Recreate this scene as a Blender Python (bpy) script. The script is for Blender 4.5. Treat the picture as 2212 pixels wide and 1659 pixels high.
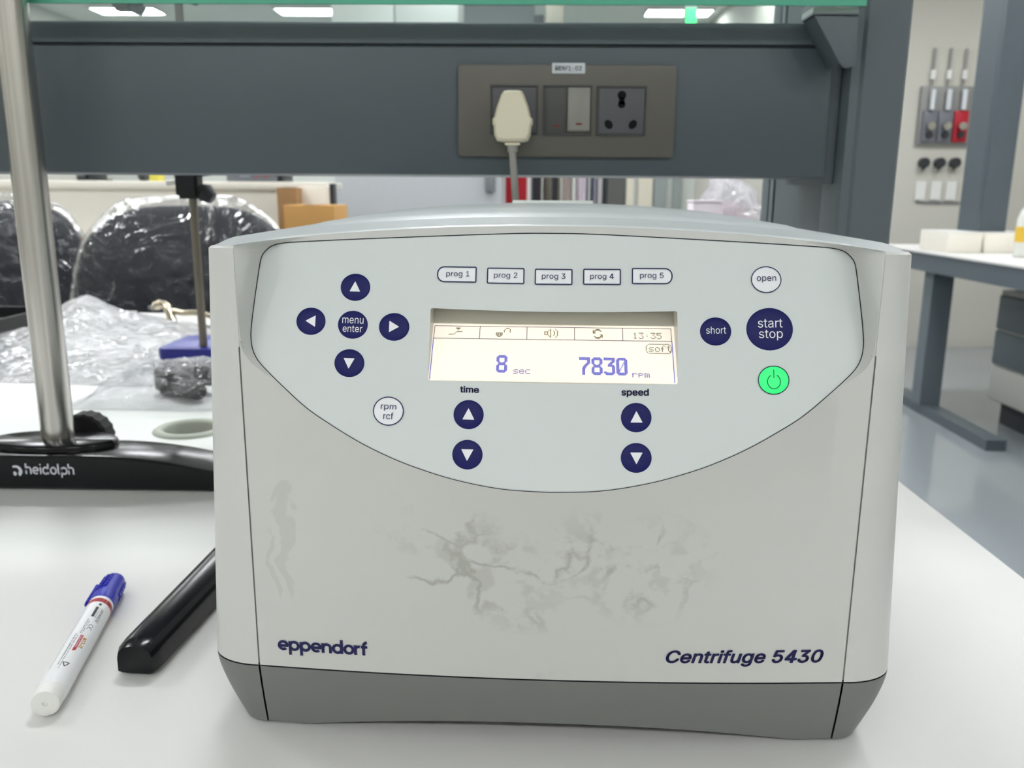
import bpy, bmesh, math, random
from math import sin, cos, pi, radians, sqrt, exp
from mathutils import Vector, Matrix, noise
random.seed(7)
for o in list(bpy.data.objects): bpy.data.objects.remove(o)
sc = bpy.context.scene
COL = sc.collection

# ------------------------------------------------------------------ camera, light, exposure
FPX, PITCH, YAW, ROLL, EYE = 1850.0, radians(12.6), radians(1.0), radians(0.4), 0.275
fw = Vector((-sin(YAW)*cos(PITCH), cos(YAW)*cos(PITCH), -sin(PITCH)))
r0 = Vector((cos(YAW), sin(YAW), 0)); u0 = r0.cross(fw)
rt = (cos(ROLL)*r0 + sin(ROLL)*u0).normalized(); up = rt.cross(fw).normalized()
cam = bpy.data.cameras.new('camera'); cam_ob = bpy.data.objects.new('camera', cam); COL.objects.link(cam_ob)
M = Matrix((rt, up, -fw)).transposed().to_4x4(); M.translation = (0, 0, EYE)
cam_ob.matrix_world = M
cam.sensor_width = 36; cam.lens = FPX/2212*36; cam.clip_start = 0.02; cam.clip_end = 60
cam.dof.use_dof = True; cam.dof.focus_distance = 0.385; cam.dof.aperture_fstop = 17
sc.camera = cam_ob
def at(px, py, Y):
    """world point at depth Y on the bench axis, for a pixel of the 2212x1659 photograph"""
    d = fw + rt*((px-1106)/FPX) - up*((py-829.5)/FPX)
    return Vector((0, 0, EYE)) + d*(Y/d.y)
def onz(px, py, z):
    d = fw + rt*((px-1106)/FPX) - up*((py-829.5)/FPX)
    return Vector((0, 0, EYE)) + d*((z-EYE)/d.z)

w = bpy.data.worlds.new('world'); sc.world = w; w.use_nodes = True
w.node_tree.nodes['Background'].inputs[0].default_value = (.85, .92, 1, 1)
w.node_tree.nodes['Background'].inputs[1].default_value = 0.3
sc.view_settings.view_transform = 'Standard'; sc.view_settings.look = 'None'
sc.view_settings.gamma = 1; sc.view_settings.use_curve_mapping = False
sc.view_settings.exposure = 0.0
LIGHT = 34.0            # emission of the ceiling panels
try:
    sc.cycles.use_denoising = True
    sc.cycles.max_bounces = 8; sc.cycles.transparent_max_bounces = 12
    sc.cycles.caustics_reflective = False; sc.cycles.caustics_refractive = False
    sc.cycles.sample_clamp_indirect = 6
except Exception: pass

# ------------------------------------------------------------------ materials
def srgb(r, g, b):
    f = lambda c: (c/255/12.92) if c/255 <= .04045 else ((c/255+.055)/1.055)**2.4
    return (f(r), f(g), f(b), 1)
MATS = {}
def mat(name, col, rough=.5, metal=0, var=.03, nscale=40, bump=0, bscale=400, emit=0, coat=0, spec=.5, trans=0, ior=1.45):
    if name in MATS: return MATS[name]
    m = bpy.data.materials.new(name); m.use_nodes = True; MATS[name] = m
    nt = m.node_tree; b = nt.nodes['Principled BSDF']
    c = srgb(*col)
    b.inputs['Roughness'].default_value = rough; b.inputs['Metallic'].default_value = metal
    b.inputs['Specular IOR Level'].default_value = spec; b.inputs['IOR'].default_value = ior
    b.inputs['Coat Weight'].default_value = coat; b.inputs['Coat Roughness'].default_value = .05
    b.inputs['Transmission Weight'].default_value = trans
    tc = nt.nodes.new('ShaderNodeTexCoord')
    n = nt.nodes.new('ShaderNodeTexNoise'); n.inputs['Scale'].default_value = nscale; n.inputs['Detail'].default_value = 4
    nt.links.new(tc.outputs['Object'], n.inputs['Vector'])
    mx = nt.nodes.new('ShaderNodeMixRGB'); nt.links.new(n.outputs['Fac'], mx.inputs[0])
    mx.inputs[1].default_value = tuple(x*(1-var) for x in c[:3])+(1,)
    mx.inputs[2].default_value = tuple(min(1, x*(1+var)) for x in c[:3])+(1,)
    nt.links.new(mx.outputs[0], b.inputs['Base Color'])
    if bump:
        n2 = nt.nodes.new('ShaderNodeTexNoise'); n2.inputs['Scale'].default_value = bscale; n2.inputs['Detail'].default_value = 3
        nt.links.new(tc.outputs['Object'], n2.inputs['Vector'])
        bp = nt.nodes.new('ShaderNodeBump'); bp.inputs['Strength'].default_value = bump; bp.inputs['Distance'].default_value = .001
        nt.links.new(n2.outputs['Fac'], bp.inputs['Height']); nt.links.new(bp.outputs[0], b.inputs['Normal'])
    if emit:
        b.inputs['Emission Color'].default_value = c; b.inputs['Emission Strength'].default_value = emit
    return m

def film(name, tint=(235, 238, 240), clear=.6, scale=14, dist=.02, rough=.12, gloss=.5, base=.05):
    """thin crumpled clear plastic"""
    if name in MATS: return MATS[name]
    m = bpy.data.materials.new(name); m.use_nodes = True; MATS[name] = m
    nt = m.node_tree; nt.nodes.clear()
    out = nt.nodes.new('ShaderNodeOutputMaterial')
    tr = nt.nodes.new('ShaderNodeBsdfTransparent'); tr.inputs[0].default_value = (.95, .96, .97, 1)
    gl = nt.nodes.new('ShaderNodeBsdfGlossy'); gl.inputs['Roughness'].default_value = rough
    df = nt.nodes.new('ShaderNodeBsdfDiffuse'); df.inputs[0].default_value = srgb(*tint)
    tl = nt.nodes.new('ShaderNodeBsdfTranslucent'); tl.inputs[0].default_value = srgb(*tint)
    tc = nt.nodes.new('ShaderNodeTexCoord')
    v = nt.nodes.new('ShaderNodeTexNoise'); v.inputs['Scale'].default_value = scale; v.inputs['Detail'].default_value = 5
    v.inputs['Distortion'].default_value = 1.5
    nt.links.new(tc.outputs['Object'], v.inputs['Vector'])
    bp = nt.nodes.new('ShaderNodeBump'); bp.inputs['Strength'].default_value = .9; bp.inputs['Distance'].default_value = dist
    nt.links.new(v.outputs['Fac'], bp.inputs['Height'])
    for s in (gl, df, tl): nt.links.new(bp.outputs[0], s.inputs['Normal'])
    lw = nt.nodes.new('ShaderNodeLayerWeight'); lw.inputs[0].default_value = .35
    nt.links.new(bp.outputs[0], lw.inputs['Normal'])
    a = nt.nodes.new('ShaderNodeMixShader'); a.inputs[0].default_value = .5
    nt.links.new(df.outputs[0], a.inputs[1]); nt.links.new(tl.outputs[0], a.inputs[2])
    b = nt.nodes.new('ShaderNodeMixShader'); b.inputs[0].default_value = 1-clear
    nt.links.new(tr.outputs[0], b.inputs[1]); nt.links.new(a.outputs[0], b.inputs[2])
    c = nt.nodes.new('ShaderNodeMixShader')
    ma = nt.nodes.new('ShaderNodeMath'); ma.operation = 'MULTIPLY_ADD'; ma.inputs[1].default_value = gloss; ma.inputs[2].default_value = base
    nt.links.new(lw.outputs['Fresnel'], ma.inputs[0]); nt.links.new(ma.outputs[0], c.inputs[0])
    nt.links.new(b.outputs[0], c.inputs[1]); nt.links.new(gl.outputs[0], c.inputs[2])
    nt.links.new(c.outputs[0], out.inputs[0])
    return m

def stained_cover(name, col):
    """painted cover with dried splashes of liquid (marks with a shape of their own)"""
    m = mat(name, col, .42, var=.01, nscale=6, bump=.04, bscale=1500, spec=.4)
    nt = m.node_tree; b = nt.nodes['Principled BSDF']
    N = nt.nodes.new; L = nt.links.new
    tc = N('ShaderNodeTexCoord')
    d = N('ShaderNodeTexNoise'); d.inputs['Scale'].default_value = 26; d.inputs['Detail'].default_value = 5
    L(tc.outputs['Object'], d.inputs['Vector'])
    add = N('ShaderNodeMixRGB'); add.blend_type = 'LINEAR_LIGHT'; add.inputs[0].default_value = .035
    L(tc.outputs['Object'], add.inputs[1]); L(d.outputs['Color'], add.inputs[2])
    vo = N('ShaderNodeTexVoronoi'); vo.feature = 'DISTANCE_TO_EDGE'; vo.inputs['Scale'].default_value = 34
    L(add.outputs[0], vo.inputs['Vector'])
    ln = N('ShaderNodeMapRange'); ln.inputs[1].default_value = .012; ln.inputs[2].default_value = .09
    ln.inputs[3].default_value = 1; ln.inputs[4].default_value = 0
    L(vo.outputs['Distance'], ln.inputs[0])
    n2 = N('ShaderNodeTexNoise'); n2.inputs['Scale'].default_value = 34; n2.inputs['Detail'].default_value = 6; n2.inputs['Roughness'].default_value = .65
    L(tc.outputs['Object'], n2.inputs['Vector'])
    th = N('ShaderNodeMapRange'); th.inputs[1].default_value = .45; th.inputs[2].default_value = .55
    L(n2.outputs['Fac'], th.inputs[0])
    mul = N('ShaderNodeMath'); mul.operation = 'MULTIPLY'; L(ln.outputs[0], mul.inputs[0]); L(th.outputs[0], mul.inputs[1])
    # soft blotches
    n3 = N('ShaderNodeTexNoise'); n3.inputs['Scale'].default_value = 60; n3.inputs['Detail'].default_value = 3
    L(tc.outputs['Object'], n3.inputs['Vector'])
    t3 = N('ShaderNodeMapRange'); t3.inputs[1].default_value = .56; t3.inputs[2].default_value = .63; t3.inputs[4].default_value = .45
    L(n3.outputs['Fac'], t3.inputs[0])
    mxm = N('ShaderNodeMath'); mxm.operation = 'MAXIMUM'; L(mul.outputs[0], mxm.inputs[0]); L(t3.outputs[0], mxm.inputs[1])
    # where the splashes are: centre (x, z), half sizes
    spots = None
    for (cx, cz, rx, rz, k) in ((-.052, .117, .030, .020, .8), (-.045, .092, .030, .026, 1.0), (-.012, .098, .028, .022, .9), (.022, .108, .030, .026, .9), (.045, .100, .034, .030, .85), (-.010, .075, .034, .012, .6), (-.002, .041, .008, .006, .8)):
        mp = N('ShaderNodeMapping'); mp.inputs['Location'].default_value = (-cx/rx, 0, -cz/rz); mp.inputs['Scale'].default_value = (1/rx, 0, 1/rz)
        L(tc.outputs['Object'], mp.inputs['Vector'])
        ln2 = N('ShaderNodeVectorMath'); ln2.operation = 'LENGTH'; L(mp.outputs[0], ln2.inputs[0])
        r = N('ShaderNodeMapRange'); r.inputs[1].default_value = .55; r.inputs[2].default_value = 1.15; r.inputs[3].default_value = k; r.inputs[4].default_value = 0
        L(ln2.outputs['Value'], r.inputs[0])
        if spots is None: spots = r.outputs[0]
        else:
            q = N('ShaderNodeMath'); q.operation = 'MAXIMUM'; L(spots, q.inputs[0]); L(r.outputs[0], q.inputs[1]); spots = q.outputs[0]
    m2 = N('ShaderNodeMath'); m2.operation = 'MULTIPLY'; L(mxm.outputs[0], m2.inputs[0]); L(spots, m2.inputs[1])
    # long runs down the left
    runs = None
    for (cx, cz, rx, rz) in ((-.1272, .104, .0032, .027), (-.1350, .093, .0020, .020), (-.1305, .127, .0040, .006)):
        mp = N('ShaderNodeMapping'); mp.inputs['Location'].default_value = (-cx/rx, 0, -cz/rz); mp.inputs['Scale'].default_value = (1/rx, 0, 1/rz)
        a2 = N('ShaderNodeMixRGB'); a2.blend_type = 'LINEAR_LIGHT'; a2.inputs[0].default_value = .022
        L(tc.outputs['Object'], a2.inputs[1]); L(d.outputs['Color'], a2.inputs[2]); L(a2.outputs[0], mp.inputs['Vector'])
        ln2 = N('ShaderNodeVectorMath'); ln2.operation = 'LENGTH'; L(mp.outputs[0], ln2.inputs[0])
        r = N('ShaderNodeMapRange'); r.inputs[1].default_value = .8; r.inputs[2].default_value = 1.05; r.inputs[3].default_value = .30; r.inputs[4].default_value = 0
        L(ln2.outputs['Value'], r.inputs[0])
        if runs is None: runs = r.outputs[0]
        else:
            q = N('ShaderNodeMath'); q.operation = 'MAXIMUM'; L(runs, q.inputs[0]); L(r.outputs[0], q.inputs[1]); runs = q.outputs[0]
    m3 = N('ShaderNodeMath'); m3.operation = 'MAXIMUM'; L(m2.outputs[0], m3.inputs[0]); L(runs, m3.inputs[1])
    m4 = N('ShaderNodeMath'); m4.operation = 'MULTIPLY'; m4.inputs[1].default_value = .62; L(m3.outputs[0], m4.inputs[0])
    old = b.inputs['Base Color'].links[0].from_socket
    mx = N('ShaderNodeMixRGB'); L(m4.outputs[0], mx.inputs[0]); L(old, mx.inputs[1]); mx.inputs[2].default_value = srgb(158, 160, 150)
    L(mx.outputs[0], b.inputs['Base Color'])
    return m

# ------------------------------------------------------------------ object helpers
def tag(o, label=None, cat=None, group=None, kind=None):
    if label: o['label'] = label
    if cat: o['category'] = cat
    if group: o['group'] = group
    if kind: o['kind'] = kind
    return o
def empty(name, loc=(0, 0, 0), rz=0, label=None, cat=None, group=None):
    o = bpy.data.objects.new(name, None); COL.objects.link(o); o.location = loc; o.rotation_euler = (0, 0, rz)
    o.empty_display_size = .05
    return tag(o, label, cat, group)
def link(name, me, m, parent=None, smooth=False):
    o = bpy.data.objects.new(name, me); COL.objects.link(o)
    if m is not None and not len(me.materials): me.materials.append(m)
    if parent: o.parent = parent
    if smooth:
        for p in me.polygons: p.use_smooth = True
    return o
def mesh(name, vs, fs, m, parent=None, smooth=False):
    me = bpy.data.meshes.new(name); me.from_pydata([tuple(v) for v in vs], [], fs); me.update()
    return link(name, me, m, parent, smooth)
def from_bm(name, bm, m, parent=None, smooth=False, sharp=None):
    me = bpy.data.meshes.new(name); bmesh.ops.recalc_face_normals(bm, faces=bm.faces[:]); bm.to_mesh(me); bm.free()
    o = link(name, me, m, parent, smooth)
    if sharp is not None:
        for p in me.polygons: p.use_smooth = True
        me.set_sharp_from_angle(angle=sharp)
    return o
def bbox(bm, x0, x1, y0, y1, z0, z1):
    vs = [bm.verts.new((x, y, z)) for x in (x0, x1) for y in (y0, y1) for z in (z0, z1)]
    for f in ((0, 1, 3, 2), (4, 6, 7, 5), (0, 4, 5, 1), (2, 3, 7, 6), (0, 2, 6, 4), (1, 5, 7, 3)): bm.faces.new([vs[i] for i in f])
    return vs
def box(name, x0, x1, y0, y1, z0, z1, m, parent=None, bev=0, seg=2):
    bm = bmesh.new(); bbox(bm, x0, x1, y0, y1, z0, z1)
    if bev: bmesh.ops.bevel(bm, geom=bm.edges[:], offset=bev, segments=seg, profile=.5, affect='EDGES')
    return from_bm(name, bm, m, parent, sharp=radians(35) if bev else None)
def prism(name, poly, axis, a, b, m, parent=None, bev=0):
    """polygon (2D) extruded along an axis from a to b"""
    def P(p, t): return {'x': (t, p[0], p[1]), 'y': (p[0], t, p[1]), 'z': (p[0], p[1], t)}[axis]
    bm = bmesh.new(); A = [bm.verts.new(P(p, a)) for p in poly]; B = [bm.verts.new(P(p, b)) for p in poly]
    bm.faces.new(A); bm.faces.new(B[::-1]); n = len(poly)
    for i in range(n): bm.faces.new((A[i], B[i], B[(i+1) % n], A[(i+1) % n]))
    bmesh.ops.recalc_face_normals(bm, faces=bm.faces[:])
    if bev: bmesh.ops.bevel(bm, geom=bm.edges[:], offset=bev, segments=2, profile=.5, affect='EDGES')
    return from_bm(name, bm, m, parent, sharp=radians(35))
def tube_bm(bm, pts, rad, n=16, cap=True):
    pts = [Vector(p) for p in pts]; rads = rad if isinstance(rad, (list, tuple)) else [rad]*len(pts)
    rings = []; prev = None
    for i, p in enumerate(pts):
        t = (pts[min(i+1, len(pts)-1)]-pts[max(i-1, 0)]).normalized()
        if prev is None:
            a = t.orthogonal().normalized()
        else:
            a = (prev - t*prev.dot(t)).normalized()
        prev = a; b = t.cross(a)
        rings.append([bm.verts.new(p+a*rads[i]*cos(2*pi*k/n)+b*rads[i]*sin(2*pi*k/n)) for k in range(n)])
    for r1, r2 in zip(rings, rings[1:]):
        for k in range(n): bm.faces.new((r1[k], r1[(k+1) % n], r2[(k+1) % n], r2[k]))
    if cap: bm.faces.new(rings[0][::-1]); bm.faces.new(rings[-1])
def tube(name, pts, rad, m, parent=None, n=16):
    bm = bmesh.new(); tube_bm(bm, pts, rad, n); return from_bm(name, bm, m, parent, sharp=radians(40))
def rrect(x0, x1, z0, z1, r, n=6, rl=None, rr=None):
    """rounded rectangle outline; rl / rr: radii of the left and right corners"""
    rl = r if rl is None else rl; rr = r if rr is None else rr; out = []
    for (cx, cz, rad, a0) in ((x1-rr, z1-rr, rr, 0), (x0+rl, z1-rl, rl, 90), (x0+rl, z0+rl, rl, 180), (x1-rr, z0+rr, rr, 270)):
        for k in range(n+1):
            a = radians(a0+90*k/n); out.append((cx+rad*cos(a), cz+rad*sin(a)))
    return out
def catmull(P, per=8):
    out = []
    for i in range(len(P)-1):
        p0 = P[max(i-1, 0)]; p1 = P[i]; p2 = P[i+1]; p3 = P[min(i+2, len(P)-1)]
        for k in range(per):
            t = k/per
            out.append(tuple(.5*((2*b)+(-a+c)*t+(2*a-5*b+4*c-d)*t*t+(-a+3*b-3*c+d)*t**3) for a, b, c, d in zip(p0, p1, p2, p3)))
    out.append(tuple(P[-1])); return out
def lerp(a, b, t): return a+(b-a)*t
def interp(tab, x):
    if x <= tab[0][0]: return tab[0][1]
    for (a, b), (c, d) in zip(tab, tab[1:]):
        if x <= c: return lerp(b, d, (x-a)/(c-a) if c > a else 0)
    return tab[-1][1]
def sm(t): t = max(0, min(1, t)); return t*t*(3-2*t)

# ---- lettering ----
FONT = None
try: FONT = bpy.data.fonts.load(bpy.utils.system_resource('DATAFILES', path='fonts')+'/Inter.woff2')
except Exception: FONT = None
def text2d(s, bold=0, shear=0, spacing=1):
    vs, fs = raw_text(s.replace('4', '0'))
    for i, ch in enumerate(s):
        if ch != '4': continue
        # an open-topped figure 4 drawn with bars in the place of the stand-in figure
        x0 = max([v[0] for v in raw_text(s[:i])[0]] or [0])+.02; x1 = max(v[0] for v in raw_text(s[:i].replace('4', '0')+'0')[0])
        keep = [f for f in fs if not all(x0 < vs[k][0] < x1+.01 for k in f)]
        inn = [vs[k] for f in fs if f not in keep for k in f]
        a0, a1 = min(v[0] for v in inn), max(v[0] for v in inn); h = max(v[1] for v in inn); wd = (a1-a0)
        t = .105*h/.727; b = len(vs); fs = keep
        P4 = [[(a0+wd*.70-t/2, 0), (a0+wd*.70+t/2, 0), (a0+wd*.70+t/2, h), (a0+wd*.70-t/2, h)], [(a0, h*.20), (a1+t*.3, h*.20), (a1+t*.3, h*.20+t*.9), (a0, h*.20+t*.9)],
              [(a0, h*.20+t*.9), (a0+t*1.15, h*.20+t*.9), (a0+wd*.70+t/2, h), (a0+wd*.70-t*.75, h)]]
        for q in P4: fs.append(tuple(range(len(vs), len(vs)+4))); vs = vs+q
    vs = [(x+shear*y, y) for x, y in vs]
    if bold > .006:      # heavier weight: the same outline laid down again around itself
        v0, f0 = list(vs), list(fs)
        for k in range(8):
            dx, dy = bold*cos(k*pi/4), bold*sin(k*pi/4); b_ = len(vs)
            vs += [(x+dx, y+dy) for x, y in v0]; fs += [tuple(i+b_ for i in f) for f in f0]
    return vs, fs
def raw_text(s):
    if not s.strip(): return [], []
    cu = bpy.data.curves.new('t', 'FONT'); cu.body = s
    if FONT: cu.font = FONT
    cu.fill_mode = 'FRONT'; cu.resolution_u = 4
    cu.offset = 0
    o = bpy.data.objects.new('t', cu); COL.objects.link(o)
    dg = bpy.context.evaluated_depsgraph_get(); me = bpy.data.meshes.new_from_object(o.evaluated_get(dg))
    vs = [(v.co.x, v.co.y) for v in me.vertices]; fs = [tuple(p.vertices) for p in me.polygons]
    bpy.data.objects.remove(o); bpy.data.curves.remove(cu); bpy.data.meshes.remove(me)
    return vs, fs
def place2d(vf, S, cx, cz, width=None, height=None, off=.0003):
    """fit flat letter geometry to a surface S(x, z, off) centred on cx, cz"""
    vs, fs = vf; xs = [v[0] for v in vs]; zs = [v[1] for v in vs]
    w_, h_ = max(xs)-min(xs), max(zs)-min(zs); mx, mz = (max(xs)+min(xs))/2, (max(zs)+min(zs))/2
    kx = width/w_ if width else height/h_; kz = height/h_ if height else kx
    return [S(cx+(x-mx)*kx, cz+(z-mz)*kz, off) for x, z in vs], fs
def strokes(lines, wd):
    """thick polylines -> flat quads"""
    vs, fs = [], []
    for L in lines:
        n = len(L); base = len(vs); closed = (abs(L[0][0]-L[-1][0])+abs(L[0][1]-L[-1][1])) < 1e-6
        for i, p in enumerate(L):
            a = L[i-1] if i else (L[-2] if closed else L[0]); c = L[i+1] if i < n-1 else (L[1] if closed else L[-1])
            dx, dy = c[0]-a[0], c[1]-a[1]; l = sqrt(dx*dx+dy*dy) or 1
            vs += [(p[0]-dy/l*wd/2, p[1]+dx/l*wd/2), (p[0]+dy/l*wd/2, p[1]-dx/l*wd/2)]
        for i in range(n-1): fs.append((base+2*i, base+2*i+1, base+2*i+3, base+2*i+2))
    return vs, fs
def arc(cx, cy, r, a0, a1, n=20, ry=None):
    ry = ry or r
    return [(cx+r*cos(radians(lerp(a0, a1, k/n))), cy+ry*sin(radians(lerp(a0, a1, k/n)))) for k in range(n+1)]
def patch(outline, S, off, edge=.0, rings=(1.0,)):
    """convex outline filled as a fan on surface S, with a rim falling back to the surface"""
    n = len(outline); cx = sum(p[0] for p in outline)/n; cz = sum(p[1] for p in outline)/n
    vs = []; fs = []
    spec = [(1.0, edge), (.985, off*.75+edge*.25), (.95, off), (.5, off)]
    for s, o in spec: vs += [S(cx+(x-cx)*s, cz+(z-cz)*s, o) for x, z in outline]
    vs.append(S(cx, cz, off))
    for r in range(len(spec)-1):
        for k in range(n): fs.append((r*n+k, r*n+(k+1) % n, (r+1)*n+(k+1) % n, (r+1)*n+k))
    b = (len(spec)-1)*n
    for k in range(n): fs.append((b+k, b+(k+1) % n, len(vs)-1))
    return vs, fs
def flatpatch(outline, S, off):
    n = len(outline); cx = sum(p[0] for p in outline)/n; cz = sum(p[1] for p in outline)/n
    vs = [S(x, z, off) for x, z in outline]+[S(cx, cz, off)]
    return vs, [(k, (k+1) % n, n) for k in range(n)]
def loopband(o1, o2, S, off):
    n = len(o1); vs = [S(x, z, off) for x, z in o1]+[S(x, z, off) for x, z in o2]
    return vs, [(k, (k+1) % n, n+(k+1) % n, n+k) for k in range(n)]

# ------------------------------------------------------------------ shared materials
m_cover = stained_cover('cover_paint', (210, 211, 207))
m_shell = mat('shell_paint', (212, 214, 210), .38, var=.01, nscale=6, bump=.04, bscale=1500)
m_top = mat('lid_paint', (196, 202, 202), .3, var=.03, nscale=30)
m_panel = mat('panel_film', (220, 226, 225), .45, var=.008, nscale=8, bump=.03, bscale=2500)
m_base = mat('base_grey', (122, 123, 121), .5, var=.03, nscale=15, bump=.12, bscale=1800)
m_gap = mat('joint_dark', (40, 42, 44), .8)
m_groove = mat('groove_grey', (186, 190, 186), .7)
m_navy = mat('navy_key', (17, 20, 92), .45, var=.04, bump=.04, bscale=3000, spec=.3)
m_navy_ink = mat('navy_ink', (16, 18, 78), .5)
m_white_key = mat('white_key', (246, 248, 252), .4, var=.005)
m_black_lcq = mat('black_lacquer', (10, 11, 16), .17, var=.1, bump=.03, bscale=600, spec=.38)
m_black = mat('black_plastic', (22, 23, 26), .45, var=.1)
m_black_rough = mat('black_knurled', (18, 18, 19), .6, bump=.3, bscale=900)
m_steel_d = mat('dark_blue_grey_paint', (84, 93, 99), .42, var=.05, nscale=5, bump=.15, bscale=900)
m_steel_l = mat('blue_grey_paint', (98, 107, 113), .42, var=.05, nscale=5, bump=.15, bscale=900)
m_bench = mat('bench_laminate', (223, 222, 219), .38, var=.012, nscale=3, bump=.05, bscale=1200)
m_white = mat('white_paint', (228, 228, 224), .55)
m_cream = mat('cream_laminate', (232, 228, 216), .5)
m_wall = mat('wall_paint', (198, 196, 186), .7, nscale=2)
m_chrome = mat('steel_bright', (190, 188, 182), .22, 1, var=.06)

# brushed steel of the column: streaks run along its length
m_brushed = mat('brushed_steel', (188, 184, 178), .24, 1, var=.0)
nt = m_brushed.node_tree; b = nt.nodes['Principled BSDF']
tc = nt.nodes.new('ShaderNodeTexCoord'); mp = nt.nodes.new('ShaderNodeMapping'); mp.inputs['Scale'].default_value = (210, 210, 2)
nz = nt.nodes.new('ShaderNodeTexNoise'); nz.inputs['Scale'].default_value = 1; nz.inputs['Detail'].default_value = 3
nt.links.new(tc.outputs['Object'], mp.inputs[0]); nt.links.new(mp.outputs[0], nz.inputs['Vector'])
cr = nt.nodes.new('ShaderNodeMapRange'); cr.inputs[1].default_value = .3; cr.inputs[2].default_value = .7; cr.inputs[3].default_value = .25; cr.inputs[4].default_value = .75
nt.links.new(nz.outputs['Fac'], cr.inputs[0])
mx = nt.nodes.new('ShaderNodeMixRGB'); mx.inputs[1].default_value = srgb(150, 147, 142); mx.inputs[2].default_value = srgb(240, 238, 234)
nt.links.new(cr.outputs[0], mx.inputs[0]); nt.links.new(mx.outputs[0], b.inputs['Base Color'])
bp = nt.nodes.new('ShaderNodeBump'); bp.inputs['Strength'].default_value = .25; bp.inputs['Distance'].default_value = .0006
nt.links.new(nz.outputs['Fac'], bp.inputs['Height']); nt.links.new(bp.outputs[0], b.inputs['Normal'])

# ------------------------------------------------------------------ room
XL, XR, YB, YF, ZF, ZC = -4.6, 4.6, -2.6, 9.6, -.85, 1.95
def struct(o): o['kind'] = 'structure'; return o
m_floor = mat('epoxy_floor', (150, 156, 160), .12, var=.06, nscale=2, coat=.3)
struct(box('floor', XL, XR, YB, YF, ZF-.1, ZF, m_floor))
struct(box('ceiling', XL, XR, YB, YF, ZC, ZC+.1, mat('ceiling_tile', (236, 236, 232), .8)))
struct(box('wall_left', XL-.1, XL, YB, YF, ZF, ZC, m_wall))
struct(box('wall_right', XR, XR+.1, YB, YF, ZF, ZC, m_wall))
struct(box('wall_front', XL, XR, YB-.1, YB, ZF, ZC, m_wall))
struct(box('wall_back', XL, 1.9, YF, YF+.1, ZF, ZC, mat('back_wall', (196, 200, 194), .7)))
struct(box('wall_alcove', 1.9, XR, 6.5, 6.6, ZF, ZC, m_wall))
struct(box('wall_alcove_return', 1.8, 1.9, 6.5, YF, ZF, ZC, m_wall))
m_lamp = mat('lamp_diffuser', (250, 252, 255), .6, emit=LIGHT, var=0)
lamp0 = None
for yy in (-1.9, -.2, 1.56, 3.3, 5.1, 6.9, 8.65):
    if yy == -.2: continue
    for xx in (-3.83, -2.09, -.35, 1.39, 3.13):
        if yy > 6 and xx > 1.5: continue
        if lamp0 is None:
            lamp0 = empty('ceiling_light', (xx, yy, ZC))
            fr = bmesh.new()
            for q in ((-.32, .32, -.17, -.15), (-.32, .32, .15, .17), (-.32, -.30, -.15, .15), (.30, .32, -.15, .15)): bbox(fr, *q, -.022, 0)
            from_bm('frame', fr, m_white, lamp0)
            box('diffuser', -.30, .30, -.15, .15, -.014, -.002, m_lamp, lamp0)
            L = lamp0
        else:
            L = lamp0.copy(); COL.objects.link(L); L.location = (xx, yy, ZC)
            for c in lamp0.children: d = c.copy(); COL.objects.link(d); d.parent = L
        tag(L, 'oblong white ceiling light panel set in the laboratory ceiling', 'ceiling light', 'ceiling light panels')

# ------------------------------------------------------------------ the bench
bench = empty('lab_bench', (-1.0, .5, ZF), label='long white-topped laboratory bench with the centrifuge and the stand on it', cat='bench')
def B(o, par=bench): o.parent = par; o.matrix_parent_inverse = Matrix.Translation(-Vector(par.location)) if par.rotation_euler.z == 0 else o.matrix_parent_inverse; return o
# near top with a hole for the cable port
GX, GY, GR = -.395, .965, .030
bm = bmesh.new()
xs0, xs1, ys0, ys1 = -2.6, .3675, -.5, 1.053
N = 64; ang = sorted(set([2*pi*k/N for k in range(N)]+[math.atan2(y-GY, x-GX) % (2*pi) for x in (xs0, xs1) for y in (ys0, ys1)]))
def rayrect(a):
    dx, dy = cos(a), sin(a); t = 1e9
    if dx > 1e-9: t = min(t, (xs1-GX)/dx)
    if dx < -1e-9: t = min(t, (xs0-GX)/dx)
    if dy > 1e-9: t = min(t, (ys1-GY)/dy)
    if dy < -1e-9: t = min(t, (ys0-GY)/dy)
    return GX+dx*t, GY+dy*t
rows = []
for z in (0, -.03):
    inn = [bm.verts.new((GX+GR*cos(a), GY+GR*sin(a), z)) for a in ang]; outr = [bm.verts.new((*rayrect(a), z)) for a in ang]; rows.append((inn, outr))
n = len(ang)
for k in range(n):
    j = (k+1) % n
    bm.faces.new((rows[0][0][k], rows[0][1][k], rows[0][1][j], rows[0][0][j])); bm.faces.new((rows[1][0][k], rows[1][0][j], rows[1][1][j], rows[1][1][k]))
    bm.faces.new((rows[0][1][k], rows[1][1][k], rows[1][1][j], rows[0][1][j])); bm.faces.new((rows[0][0][k], rows[0][0][j], rows[1][0][j], rows[1][0][k]))
B(from_bm('worktop', bm, m_bench))
o = B(box('worktop', -2.6, .3675, 1.0555, 1.94, -.03, 0, m_bench, bev=.002)); 
B(box('edge_rail', -2.6, -.9, 1.942, 1.965, -.028, .002, m_chrome, bev=.003))
bm = bmesh.new()
prof = [(.0295, -.02), (.0295, .0), (.031, .0028), (.034, .0042), (.038, .0040), (.0415, .0015), (.042, .0)]
rr = [[bm.verts.new((GX+r*cos(2*pi*k/48), GY+r*sin(2*pi*k/48), z)) for k in range(48)] for r, z in prof]
for a_, b_ in zip(rr, rr[1:]):
    for k in range(48): bm.faces.new((a_[k], a_[(k+1) % 48], b_[(k+1) % 48], b_[k]))
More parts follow.
